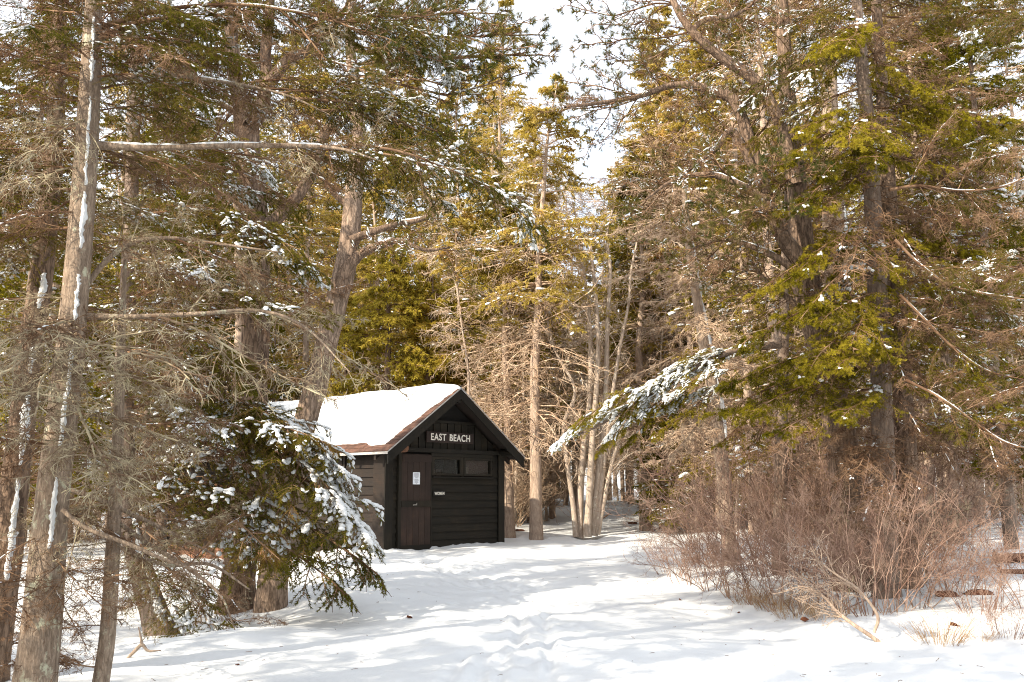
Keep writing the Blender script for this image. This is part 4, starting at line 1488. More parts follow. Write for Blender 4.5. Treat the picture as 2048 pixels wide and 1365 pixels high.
LIMBS.append(('Gt', limb(Gt, [(1610, 560), (1560, 520), (1500, 492), (1440, 480), (1380, 500)], 13., [16, 14, 11, 8, 4], 'bark_pine', 10, 40, .08, 45, snow=[(.3, .6)])))
LIMBS.append(('Gt', limb(Gt, [(1530, 400), (1480, 370), (1420, 350), (1350, 360), (1290, 400)], 12.7, [15, 14, 12, 8, 4], 'bark_pine', 10, 40, .08, 46, snow=[(.2, .5)])))
LIMBS.append(('Gt', limb(Gt, [(1628, 640), (1580, 600), (1530, 560), (1500, 520)], 13.1, [15, 12, 9, 5], 'bark_pine', 10, 30, .08, 47)))
LIMBS.append(('Gt', limb(Gt, [(1650, 720), (1690, 680), (1730, 630), (1780, 600)], 13.0, [17, 15, 12, 6], 'bark_pine', 10, 30, .08, 48, snow=[(.2, .8)])))
LIMBS.append(('Gt', limb(Gt, [(1384, 62), (1410, 40), (1470, 30), (1530, -10)], 12.8, [12, 11, 8, 5], 'bark_pine', 10, 30, .08, 49, snow=[(.2, .5)])))
aimed(Gt, PG, [
    ('pine', (1210, 205), 1100, 190, -.2), ('pine', (1280, 192), 1170, 130, .2), ('pine', (1230, 205), 1080, 225, .3), ('pine_bare', (1340, 172), 1210, 100, .2), ('pine_bare', (1340, 172), 1230, 260, -.2),
    ('pine_bare', (1390, 172), 1260, 130, -.3), ('pine_bare', (1280, 192), 1190, 290, .2), ('pine_bare', (1426, 100), 1320, 90, .3), ('pine_bare', (1384, 62), 1250, 40, .2), ('pine', (1350, 10), 1220, -20, .2),
    ('pine', (1350, 10), 1190, 50, -.3), ('pine', (1400, 80), 1200, 120, .1), ('pine_bare', (1330, -60), 1260, -20, .2), ('pine_bare', (1464, 128), 1350, 110, -.4), ('pine_bare', (1438, 186), 1350, 230, .3),
    ('pine_bare', (1390, 330), 1280, 340, .3), ('pine_bare', (1340, 372), 1250, 360, .2), ('pine', (1290, 400), 1200, 420, .2), ('pine_bare', (1350, 360), 1240, 300, -.3), ('pine', (1340, 372), 1230, 440, -.3),
    ('pine', (1380, 500), 1250, 480, .2), ('pine', (1440, 480), 1340, 430, -.4), ('pine', (1440, 480), 1310, 540, .2), ('pine_bare', (1500, 492), 1400, 560, .3), ('pine_bare', (1420, 350), 1340, 290, .4),
    ('pine', (1500, 400), 1430, 380, -.9), ('pine', (1540, 380), 1500, 420, -1.2), ('pine', (1560, 370), 1640, 330, -1.2), ('pine', (1540, 400), 1600, 420, -1.1), ('pine', (1520, 420), 1420, 440, -1.0), ('pine', (1480, 430), 1400, 400, -.9),
    ('pine', (1560, 380), 1540, 310, -1.3),
    ('pine_bare', (1530, -10), 1500, -60, .2), ('pine_bare', (1470, 30), 1420, -30, .3), ('pine_bare', (1470, 208), 1560, 130, .4), ('pine_bare', (1502, 292), 1440, 240, -.4),
    ('pine_bare', (1502, 292), 1580, 200, .5), ('pine_bare', (1430, 100), 1500, 50, .4), ('pine', (1300, 190), 1120, 160, .1), ('pine', (1340, 172), 1150, 240, .3), ('pine', (1384, 62), 1160, 90, .2), ('pine', (1350, 10), 1130, 10, .2), ('pine', (1330, -60), 1170, -30, .2), ('pine_bare', 200, 1680, 120, .3), ('pine_bare', 120, 1660, 60, -.3), ('pine', 40, 1640, -40, .3), ('pine', 60, 1500, -20, .3),
], 13.)

Ht, PH, RH = hero('spruce_tree', None, [(1690, 1120), (1690, 980), (1684, 800), (1676, 640), (1668, 480), (1662, 300), (1656, 120), (1652, 20)], 15.6, [54, 52, 50, 47, 43, 37, 31, 27],
                  'pale ridged trunk standing close behind the dark right pine', 'spruce tree', 'bark_back', seed=51, k=36, m=170, relief=.07, snow=[(.35, .38, .25), (.45, .5, .2)], az=-.5)
scatter(Ht, PH, 'deadpale', 34, .2, .95, .8, 1.9, (-.4, .2))
scatter(Ht, PH, 'dead', 16, .4, .98, .8, 1.9, (-.4, .2))

# ---- the firs with lit yellow green boughs
It, PI, RI = hero('fir_tree', None, [(1772, 1160), (1770, 1000), (1764, 830), (1758, 660), (1750, 480), (1738, 300), (1724, 130), (1714, 10)], 13.0, [46, 44, 42, 39, 36, 31, 26, 22],
                  'fir right of the path with sunlit yellow green boughs', 'fir tree', 'bark_spruce', seed=61, k=30, m=150, relief=.035)
aimed(It, PI, [
    ('fir', 20, 1580, 60, -.5), ('fir', 60, 1540, 130, -.3), ('fir', 90, 1600, 160, -.9), ('fir', 110, 1480, 215, -.3), ('fir', 150, 1550, 210, -.8), ('fir', 170, 1500, 290, -.5), ('fir', 200, 1590, 270, -1.0),
    ('fir', 60, 1640, 110, -1.2), ('fir', 30, 1690, 100, -1.3), ('fir', 70, 1790, 130, -1.1), ('fir', 110, 1850, 190, -.9), ('fir', 160, 1900, 200, -.6), ('fir', 180, 1950, 250, -.3), ('fir', 210, 2030, 255, .3),
    ('fir', 200, 1860, 260, -1.0), ('fir', 230, 1920, 280, -.5), ('fir', 250, 1800, 300, -1.3), ('fir', 230, 1700, 290, -1.4), ('fir', 270, 1640, 360, -1.0), ('fir', 290, 1690, 370, -1.3), ('fir', 280, 1750, 330, -1.4),
    ('fir', 270, 1600, 420, -.9), ('fir', 300, 1860, 350, -.8), ('fir', 320, 1910, 345, -.3), ('fir', 290, 1560, 340, -.6), ('fir', 240, 1560, 330, -.9),
    ('fir', 430, 1600, 540, -.7), ('fir', 450, 1500, 600, -.5), ('fir', 480, 1560, 570, -.9), ('fir', 470, 1700, 520, -1.2), ('fir', 440, 1850, 500, -.6), ('fir', 420, 1960, 520, .2), ('fir', 460, 1800, 560, -1.0),
    ('fir', 540, 1470, 700, -.4), ('fir', 560, 1530, 690, -.8), ('fir', 580, 1640, 650, -1.1), ('fir', 600, 1700, 700, -1.3), ('fir', 560, 1840, 650, -.7), ('fir', 620, 1620, 740, -1.2), ('fir', 600, 1560, 740, -1.0),
    ('fir', 660, 1590, 760, -1.1), ('fir', 680, 1670, 740, -1.3), ('fir', 700, 1420, 840, -.4), ('fir', 720, 1500, 830, -.8), ('fir', 740, 1590, 850, -1.1), ('fir', 760, 1680, 840, -1.3), ('fir', 780, 1540, 880, -.9),
    ('fir', 500, 1600, 640, -1.0), ('fir', 640, 1780, 720, -1.1), ('fir', 520, 1760, 600, -1.3), ('fir', 480, 1980, 515, .5),
    ('dead', 380, 1880, 470, -.3), ('dead', 400, 1980, 460, .5), ('dead', 520, 1960, 640, .3), ('dead', 600, 1920, 720, -.2), ('dead', 640, 2040, 700, .8), ('dead', 700, 1900, 800, -.2), ('dead', 350, 1680, 500, -1.0),
    ('dead', 800, 1650, 900, -.6), ('dead', 820, 1900, 900, -.3), ('dead', 500, 1880, 560, -.5), ('dead', 300, 1980, 380, .6), ('dead', 240, 1700, 300, -1.1), ('dead', 200, 1880, 330, .2),
    ('dead', 220, 1640, 420, -.6), ('dead', 660, 1580, 820, -.5), ('fir', 340, 1640, 430, -1.1), ('fir', 740, 1850, 790, -.8),
    ('fir', 640, 1880, 700, -.5), ('fir', 360, 1940, 410, 0.), ('fir', 560, 1920, 600, -.2), ('fir', 680, 1440, 780, -.3), ('fir', 360, 1500, 450, -.4),
    ('dead', 860, 1700, 960, -1.0), ('dead', 900, 1840, 980, -.9), ('dead', 880, 1660, 1000, -.6), ('dead', 940, 1800, 1040, -1.1), ('dead', 960, 1720, 1060, -1.1), ('dead', 780, 1850, 880, -.7), ('dead', 700, 1820, 780, -1.1),
    ('dead', 1000, 1840, 1090, -.7), ('dead', 420, 1690, 560, -1.3), ('dead', 440, 1850, 540, -.8),
    ('fir_snow', 240, 2030, 250, .4), ('fir_snow', 450, 1975, 525, .4),
], 11.6, skip=5)
scatter(It, PI, 'fir', 12, .78, .99, .8, 1.4, (-.35, .1))
scatter(It, PI, 'fir', 5, .3, .75, .9, 1.5, (-.35, .05), az=(.3, 2.6))
scatter(It, PI, 'dead', 22, .2, .8, .7, 1.5, (-.35, .1))
Jt, PJ, RJ = hero('fir_tree', None, [(1818, 1150), (1816, 1000), (1806, 800), (1794, 600), (1780, 420), (1768, 240), (1757, 80)], 13.7, [42, 41, 38, 35, 31, 27, 22],
                  'dark trunked fir right beside the yellow green fir with long drooping branches', 'fir tree', 'bark_pine', seed=62, k=28, m=150, relief=.05)
LIMBS.append(('Jt', limb(Jt, [(1800, 590), (1850, 640), (1900, 690), (1970, 740), (2050, 760)], 12.2, [6, 5, 5, 4, 2], 'twig', snow=[(.1, .4), (.55, .8)], seed=63)))
LIMBS.append(('Jt', limb(Jt, [(1790, 480), (1840, 530), (1900, 570), (1980, 590), (2060, 600)], 12.1, [6, 5, 4, 4, 2], 'twig', snow=[(.15, .42), (.6, .9)], seed=64)))
LIMBS.append(('Jt', limb(Jt, [(1778, 380), (1840, 372), (1920, 382), (2000, 375), (2060, 350)], 12.2, [7, 6, 4, 4, 2], 'twig', snow=[(.4, .6), (.75, .9)], seed=65)))
LIMBS.append(('Jt', limb(Jt, [(1810, 760), (1870, 790), (1930, 830), (2000, 880), (2060, 900)], 12.0, [6, 5, 4, 4, 2], 'twig', snow=[(.2, .5), (.65, .9)], seed=66)))
aimed(Jt, PJ, [
    ('fir', (1900, 690), 1990, 800, -.3), ('fir', (1930, 830), 2060, 850, -.3), ('fir', 700, 1940, 790, -.6), ('fir_heavy', (1900, 570), 1980, 530, -.3), ('fir', 760, 2030, 830, .4), ('fir', 620, 2060, 560, .5),
    ('spruce_bare', 300, 2010, 330, .5), ('spruce_bare', 420, 2060, 470, .6), ('dead', 560, 2060, 660, .6), ('dead', 640, 2000, 760, -.2), ('dead', 440, 1990, 520, .2), ('dead', 300, 1960, 420, .3), ('dead', 500, 1900, 640, -.8),
    ('dead', 700, 1880, 860, -.7), ('dead', 760, 1980, 900, -.2), ('dead', 820, 1920, 960, -.5), ('dead', 860, 2040, 960, .4), ('dead', 220, 2000, 260, .4), ('dead', 120, 1960, 200, .3), ('dead', 60, 1900, 120, -.4),
    ('fir', 100, 1940, 40, .2), ('spruce', 60, 2000, 60, .3), ('spruce', 30, 1960, -20, .2), ('fir', 840, 2000, 890, -.2), ('spruce_bare', (1850, 640), 1960, 720, -.2), ('spruce', (1900, 690), 2040, 800, .1), ('spruce_bare', (1840, 530), 1950, 640, -.2), ('spruce', (1900, 570), 2040, 660, .1), ('dead', (1920, 382), 2050, 440, .1), ('spruce_bare', (1840, 372), 1960, 440, -.2), ('spruce', (1870, 790), 1990, 900, -.2), ('dead', (1930, 830), 2060, 940, .1), ('spruce_bare', 340, 1900, 330, -.5), ('spruce', 200, 1960, 170, .3), ('spruce', 380, 2030, 430, .4)
], 12.2)
scatter(Jt, PJ, 'dead', 34, .2, .95, .9, 2.2, (-.35, .15))
scatter(Jt, PJ, 'spruce', 18, .7, .99, 1., 1.8, (-.35, .1))

# ---- tree past the right edge, its boughs reaching into the top corner
Rt, PR, RR_ = hero('spruce_tree', None, [(2160, 1300), (2150, 1000), (2140, 700), (2130, 400), (2120, 100)], 10.2, [56, 52, 46, 40, 30],
                   'dark spruce beyond the right frame edge with boughs reaching into the picture', 'spruce tree', 'bark_spruce', seed=71, m=80)
aimed(Rt, PR, [('spruce_bare', 60, 1880, 20, .3), ('spruce', 20, 1850, 30, .4), ('spruce', 100, 1950, 110, .2), ('spruce', 40, 1930, 70, -.3), ('spruce', 160, 2010, 180, .3), ('spruce', -10, 1900, -20, .5),
               ('spruce_bare', 220, 1990, 280, .3), ('dead', 300, 1920, 330, .3), ('dead', 420, 1930, 440, .3), ('dead', 500, 1960, 580, .3), ('spruce', 560, 2000, 575, .3), ('spruce', 820, 2010, 830, .3),
               ('dead', 640, 1960, 680, .4), ('dead', 760, 1960, 800, .2), ('dead', 200, 1900, 180, .4), ('spruce', 130, 2060, 150, -.5)], 10.2)
scatter(Rt, PR, 'spruce', 14, .6, .99, 1., 1.8, (-.35, .1))

# ---- leaning pale snag and the fir with the snow laden bough
Kt, PK, RK = hero('dead_spruce', None, [(1462, 1130), (1447, 960), (1428, 800), (1408, 690), (1394, 600), (1382, 520), (1372, 430), (1366, 360)], 17.5, [28, 27, 25, 22, 19, 17, 12, 7],
                  'pale dead spruce leaning left with a snow line down its right side', 'dead tree', 'bark_pale', seed=81, k=22, m=100, relief=.03, extend=0,
                  snow=[(.3, .42, .35), (.45, .62, .35), (.63, .8, .35)], az=-.35)
scatter(Kt, PK, 'deadpale', 46, .3, .98, .7, 1.8, (-.5, .1))
St, PS, RS = hero('fir_tree', None, [(1560, 1120), (1562, 900), (1566, 700), (1570, 520), (1574, 380)], 15.2, [26, 24, 21, 16, 9],
                  'slim fir in the shade carrying one long bough bowed under thick snow', 'fir tree', 'bark_spruce', seed=82, k=20, m=90, extend=1.)
LIMBS.append(('St', limb(St, [(1562, 690), (1500, 695), (1430, 715), (1350, 760), (1280, 800), (1200, 850), (1140, 876)], 14.6, [14, 13, 11, 9, 7, 5, 3], 'bark_spruce', seed=83)))
aimed(St, PS, [('fir_heavy', (1562, 690, 15.1), 1415, 720, -.3, .6), ('fir_heavy', (1540, 700, 15), 1380, 750, -.3, .6), ('fir_heavy', (1300, 800, 14.5), 1120, 880, .1, .5), ('fir_heavy', (1500, 695, 14.8), 1270, 790, -.3, .7), ('fir_heavy', (1480, 705, 14.7), 1330, 740, -.1, .7), ('fir_heavy', (1430, 720, 14.6), 1250, 850, -.2, .75), ('fir_heavy', (1350, 765, 14.5), 1105, 895, -.2, .65),
               ('fir_heavy', (1400, 730, 14.6), 1210, 880, -.1, .7), ('fir_heavy', (1480, 740, 14.6), 1330, 800, -.4, .6), ('fir_heavy', (1500, 760, 14.7), 1310, 830, -.1, .6),
               ('fir', (1400, 760, 14.6), 1240, 900, -.1, .8), ('fir', (1340, 790, 14.5), 1190, 910, -.2, .8), ('fir', (1440, 780, 14.6), 1300, 880, -.3), ('deadpale', (1480, 740, 14.7), 1320, 900, -.2),
               ('deadpale', (1430, 800, 14.7), 1330, 930, .2), ('fir', 800, 1430, 900, -.3), ('fir', 820, 1490, 930, -.4), ('fir', 620, 1490, 640, -.4), ('fir', 560, 1640, 600, -.3), ('fir', 760, 1660, 800, -.4)], 15.)
scatter(St, PS, 'fir', 26, .35, .98, .6, 1.3, (-.4, 0))
scatter(St, PS, 'dead', 16, .15, .6, .6, 1.4, (-.3, .2))

# twigs growing along the limbs
for who, P_ in LIMBS:
    root = globals()[who]
    if who in ('A', 'Ct', 'D'):
        if 3.0 < P_[0][2] < 3.3:
            clothe(root, P_, ['lichen'], 9, .15, .95, .4, .8)
        clothe(root, P_, ['dead', 'lichen', 'lichen'], 5, .2, 1., .35, .9)
    elif who in ('E1', 'E2'):
        clothe(root, P_, ['pine_bare', 'pine_bare', 'pine'], 11, .3, 1., .5, 1.2)
    elif who == 'Gt':
        clothe(root, P_, ['pine_bare', 'pine_bare', 'dead', 'pine'], 15, .3, 1., .5, 1.3)
    elif who == 'Jt':
        clothe(root, P_, ['dead', 'spruce_bare', 'dead', 'spruce'], 12, .15, 1., .5, 1.1, .1)

# ------------------------------------------------------------------ forest library (trunk, crown, dead branches as shared meshes)
FOREST = {}


def radial(n, z, L, pitch, rng, m=7, droop=.4, wob=.06, curve=0.):
    """n branches leaving the z axis at heights z (n,), lengths L, start pitch (n,)."""
    a = rng.uniform(0, 2 * np.pi, n)
    d = np.stack([np.cos(a) * np.cos(pitch), np.sin(a) * np.cos(pitch), np.sin(pitch)], -1)
    P = np.empty((n, m, 3))
    P[:, 0] = np.stack([0 * z, 0 * z, z], -1)
    for i in range(1, m):
        d = nrm(d + rng.normal(0, wob, d.shape) - UP * (np.asarray(droop) / (m - 1)).reshape(-1, 1))
        P[:, i] = P[:, i - 1] + d * (L / (m - 1))[:, None]
    return P


def forest_tree(key, seed, H=15., r=.14, zc=4., Lc=1.9, needle='needle_yellow', bark='bark_back', twig='twig_back', nb=95, ndead=46, nl=.08, nw=.030, K=26, dens=15, droop=.6, snow=.25, shape=.8, crook=.1, deadL=1.5):
    rng = np.random.default_rng(seed)
    n = 9
    tz = np.linspace(-.3, H, n)
    pts = np.stack([crook * np.cumsum(rng.normal(0, 1, n)) * np.linspace(0, 1, n), crook * np.cumsum(rng.normal(0, 1, n)) * np.linspace(0, 1, n), tz], -1)
    rad = r * (1 - .93 * np.linspace(0, 1, n) ** 1.1)
    tp, PP, RR = trunk_parts(pts, rad, 12, 50, .05, seed, flare=.3)
    trunk = build('trunk', [tp], [M[bark]])

    def shift(B):
        x = np.interp(B[:, :1, 2], PP[:, 2], PP[:, 0])
        y = np.interp(B[:, :1, 2], PP[:, 2], PP[:, 1])
        B[..., 0] += x
        B[..., 1] += y
        return B
    meshes = {'trunk': trunk}
    if nb:
        z = zc + (H - .15 - zc) * np.sort(rng.random(nb)) ** .95
        fr = (z - zc) / (H - zc)
        L = Lc * (1 - fr) ** shape * np.clip(.55 + fr * 3, 0, 1) * rng.uniform(.6, 1.2, nb) + .18
        b0 = shift(radial(nb, z, L, rng.normal(.05, .15, nb) + fr * .5, rng, 8, droop, .06))
        t = np.linspace(.22, .98, dens)[None] + rng.normal(0, .03, (nb, dens))
        l1 = (.12 + .38 * L[:, None] * (1 - .75 * t)) * rng.uniform(.6, 1.2, t.shape)
        b1 = spawn(b0, t, l1, .9, 4, rng, roll=.35, droop=.45, wob=.12)
        parts = []
        for P, R, k in ((b0, taper(nb, 8, .022, .006), 4), (b1, taper(len(b1), 4, .006, .003), 3)):
            v, f = tubes(P, R, k)
            parts.append((v, f, 0, True))
        v, f = needles(b1, K, nl, nw, .8, rng, .05)
        parts.append((v, f, 1, False))
        v, f = needles(b0, K, nl, nw, .8, rng, .5)
        parts.append((v, f, 1, False))
        meshes['crown'] = build('crown', parts, [M[twig], M[needle]])
        if snow:
            v, f = clumps(b1, rng, snow, .03, .075, 1, .2, 1.5)
            v2, f2 = clumps(b0, rng, snow * 1.6, .025, .05, 5, .1, 2.)
            meshes['snow'] = build('snow', [(v, f, 0, True), (v2, f2, 0, True)], [M['snow']])
    if ndead:
        z = rng.uniform(1.7, max(zc + 1.5, 3.), ndead)
        L = deadL * rng.uniform(.4, 1.25, ndead)
        b0 = shift(radial(ndead, z, L, rng.normal(.1, .25, ndead), rng, 8, .5, .12))
        c = 7
        t = rng.uniform(.2, .98, (ndead, c))
        l1 = (.1 + .4 * L[:, None] * (1 - .5 * t)) * rng.uniform(.4, 1.2, t.shape)
        b1 = spawn(b0, t, l1, .9, 6, rng, roll=.5, droop=.4, wob=.2)
        t = rng.uniform(.15, .98, (len(b1), 4))
        l2 = (.06 + .35 * np.repeat(l1.reshape(-1, 1), 4, 1)) * rng.uniform(.4, 1.2, t.shape)
        b2 = spawn(b1, t, l2, .9, 4, rng, planar=False, droop=.3, wob=.25)
        parts = []
        for P, R, k in ((b0, taper(ndead, 8, .015, .006), 4), (b1, taper(len(b1), 6, .007, .0035), 3), (b2, taper(len(b2), 4, .0045, .0025), 3)):
            v, f = tubes(P, R, k)
            parts.append((v, f, 0, True))
        meshes['dead_branches'] = build('dead_branches', parts, [M[twig]])
    FOREST[key] = meshes


forest_tree('yellow0', 101, 16, .15, 4.5, 2.1)
forest_tree('yellow1', 102, 13, .13, 3.2, 1.9, nb=95)
forest_tree('yellow2', 103, 18, .16, 6.5, 2.2)
forest_tree('olive0', 104, 14, .14, 2.2, 2.0, 'needle_olive', nb=110, ndead=30, snow=.32)
forest_tree('olive1', 105, 11, .12, 1.2, 2.0, 'needle_olive', nb=100, ndead=20, snow=.32)
forest_tree('green0', 106, 12, .13, 1.5, 2.0, 'needle_fir', 'bark_spruce', 'twig', nb=110, ndead=24, snow=.32)
forest_tree('green1', 107, 6, .07, .4, 1.3, 'needle_fir', 'bark_spruce', 'twig', nb=90, ndead=0, snow=.32)
forest_tree('bare0', 108, 13, .13, 10.5, 1.1, 'needle_yellow', nb=26, ndead=110, deadL=1.8)
forest_tree('bare1', 109, 15, .15, 12, 1.2, 'needle_olive', 'bark_back', 'twig_back', nb=26, ndead=120, deadL=1.7)
forest_tree('snag0', 110, 12, .12, 11, 1.0, bark='bark_pale', twig='twig_pale', nb=0, ndead=300, deadL=1.5)
forest_tree('cedar0', 111, 9, .16, .6, 1.9, 'needle_cedar', 'bark_pine', 'twig', nb=135, ndead=0, nl=.10, nw=.042, K=20, dens=15, droop=.9, snow=.015, shape=.55)
forest_tree('cedar1', 112, 7.5, .14, .6, 1.6, 'needle_cedar', 'bark_pine', 'twig', nb=120, ndead=0, nl=.10, nw=.042, K=20, dens=15, droop=.9, snow=.015, shape=.6)
forest_tree('orange0', 113, 15, .14, 5, 1.7, 'needle_yellow', nb=70, ndead=40)


def forest(key, x, y, label, group=None, cat='tree', rz=None, s=1., name='spruce_tree', lean=(0, 0)):
    z = g1(x, y)
    root = mk(name, None, loc=(x, y, z - .02), label=label, cat=cat, group=group)
    root.rotation_euler = (lean[1], lean[0], RND.uniform(0, 6.28) if rz is None else rz)
    root.scale = (s * RND.uniform(.92, 1.1), s * RND.uniform(.92, 1.1), s)
    for nm, me in FOREST[key].items():
        mk(nm, me, root, kind=None if nm in ('trunk', 'crown') else 'stuff')
    return root


forest_tree('bushy0', 121, 10.5, .15, 5.2, 1.9, nb=80, ndead=110, deadL=1.7)
forest_tree('bushy1', 122, 9.5, .14, 4.6, 1.8, 'needle_olive', nb=75, ndead=120, deadL=1.8)
# trunks that can be told apart right of the cabin
def by_px(px, py):
    h = hit(px, py)
    return float(h[0]), float(h[1])


TR = [
    ('bushy1', 1020, 1072, 1.0, 'stout pale trunk standing right against the cabin corner'),
    ('bushy0', 1046, 1034, 1.0, 'slimmer trunk seen in the gap between two stout trunks by the cabin'),
    ('bushy0', 1072, 1078, 1.12, 'brown straight trunk second to the right of the cabin'),
    ('yellow1', 1103, 1036, .8, 'thin dark trunk just right of the brown trunk near the cabin'),
    ('bushy1', 1292, 1060, 1.1, 'stout grey trunk left of the shrubs at the end of the path'),
    ('yellow0', 1332, 1052, 1.0, 'brown trunk right of the stout grey trunk at the path end'),
    ('bushy0', 1262, 1010, .9, 'distant thin trunk in the clearing at the path end'),
    ('bushy1', 1312, 1044, .9, 'thin trunk squeezed between the stout grey and brown trunks'),
    ('yellow2', 990, 1040, 1.0, 'tall trunk half hidden behind the right gable corner'),
    ('bushy0', 1400, 1050, 1.0, 'pinkish trunk left of the leaning dead spruce'),
    ('bushy1', 1520, 1060, 1.0, 'trunk behind the shrubs left of the slim shaded fir'),
    ('bushy0', 1610, 1070, 1.05, 'trunk behind the shrubs left of the dark right pine'),
    ('bushy0', 1905, 1060, .9, 'thin trunk on the right between drooping branches'),
    ('bushy1', 1960, 1050, .95, 'second thin trunk near the right edge'),
]
for key, px, py, s, lab in TR:
    x, y = by_px(px, py)
    forest(key, x, y, lab, 'trunks behind the clearing', s=s)

# cedars behind the cabin roof
for px, Y, s, key, lab in ((765, 28, 1.0, 'cedar0', 'broad olive cedar rising just behind the cabin roof'), (852, 28.5, 1.05, 'cedar1', 'olive cedar right of the broad cedar above the gable'),
                           (690, 29, .95, 'cedar1', 'olive cedar half hidden by the bent pine trunk'), (930, 30, .9, 'cedar0', 'far cedar above the gable peak')):
    p = W(px, 900, Y)
    forest(key, p[0], Y, lab, cat='cedar tree', name='cedar_tree', s=s)

for px, Y, s_, lab in ((40, 15, .8, 'dark green spruce behind the trunks at the left edge'), (150, 31, .85, 'dark green spruce glimpsed right of the big left trunk'), (395, 32, .95, 'dark green spruce left of the forked pine'),
                       (-60, 20, .9, 'dark spruce cut by the left frame edge'), (300, 24, .9, 'dark spruce far behind the leaning bank spruce'), (120, 27, 1., 'dark spruce deep in the wood at far left')):
    p = W(px, 900, Y)
    forest('green0', p[0], Y, lab, s=s_)
for px, Y, s_, lab in ((2010, 16.5, .9, 'dark green spruce behind the drooping branches at the right edge'), (1900, 20, .9, 'dark spruce between the right hand trunks and the frame edge'), (1640, 24, .85, 'dark spruce low behind the right pine')):
    p = W(px, 900, Y)
    forest('green0', p[0], Y, lab, s=s_)
forest_tree('pole0', 131, 10, .065, 7.5, .8, 'needle_yellow', 'bark_pale', 'twig_back', nb=34, ndead=50, deadL=1.1)
forest_tree('pole1', 132, 8.5, .05, 8, .6, bark='bark_birch', twig='twig_pale', nb=0, ndead=70, deadL=1.0, crook=.2)
forest_tree('tall0', 133, 19, .19, 7.5, 2.6, 'needle_olive', nb=150, ndead=60, dens=16)
forest_tree('tall1', 134, 17, .17, 6.5, 2.5, 'needle_yellow', nb=150, ndead=60, dens=16)
rp_ = random.Random(31)
for i in range(26):
    Y = rp_.uniform(23.5, 36)
    px = rp_.uniform(1235, 1470)
    p = W(px, 900, Y)
    if -1.4 < p[0] - .085 * Y < 1.6:
        continue
    forest('pole%d' % (i % 2), p[0], Y, 'slim pale pole trunk between the path end and the leaning dead spruce', 'slim pale poles at the path end', s=rp_.uniform(.8, 1.2), lean=(rp_.gauss(0, .04), rp_.gauss(0, .04)))
for i in range(44):
    Y = rp_.uniform(25, 44)
    px = rp_.uniform(940, 1640)
    p = W(px, 900, Y)
    if -1.4 < p[0] - .085 * Y < 1.8 and Y < 40:
        continue
    forest('pole%d' % (i % 2), p[0], Y, 'slim pale sunlit pole trunk among the stouter trunks behind the clearing', 'slim pale poles behind the clearing', s=rp_.uniform(.75, 1.1), lean=(rp_.gauss(0, .04), rp_.gauss(0, .04)))
for px, Y, s_, key, lab in ((470, 26, .9, 'tall0', 'tall olive spruce closing the sky left of the forked pine'), (570, 41, 1.25, 'tall1', 'tall golden spruce between the forked and bent pines'), (655, 44, 1.3, 'tall0', 'tall olive spruce right behind the bent pine top'),
                            (740, 46, 1.35, 'tall1', 'tall golden spruce right of the bent pine top'), (820, 48, 1.35, 'tall1', 'tall golden spruce over the cabin roof'), (895, 47, 1.3, 'tall1', 'tall golden spruce above the cabin gable'),
                            (965, 48, 1.2, 'tall0', 'tall olive spruce at the left side of the sky gap'), (1330, 38, 1.1, 'tall1', 'tall golden spruce at the right side of the sky gap'), (1420, 28, .95, 'tall1', 'tall golden spruce behind the arched pine limb'),
                            (1500, 30, 1., 'tall0', 'tall olive spruce behind the dark pine trunk'), (1610, 27, .95, 'tall1', 'tall golden spruce between the pine and the fir'), (1850, 26, .9, 'tall0', 'tall olive spruce right of the firs'),
                            (1930, 31, .8, 'tall1', 'tall golden spruce near the right frame edge'), (330, 30, .9, 'tall1', 'tall golden spruce far behind the leaning bank spruce'), (100, 26, .85, 'tall0', 'tall olive spruce behind the big left trunk')):
    p = W(px, 900, Y)
    forest(key, p[0], Y, lab, s=s_)
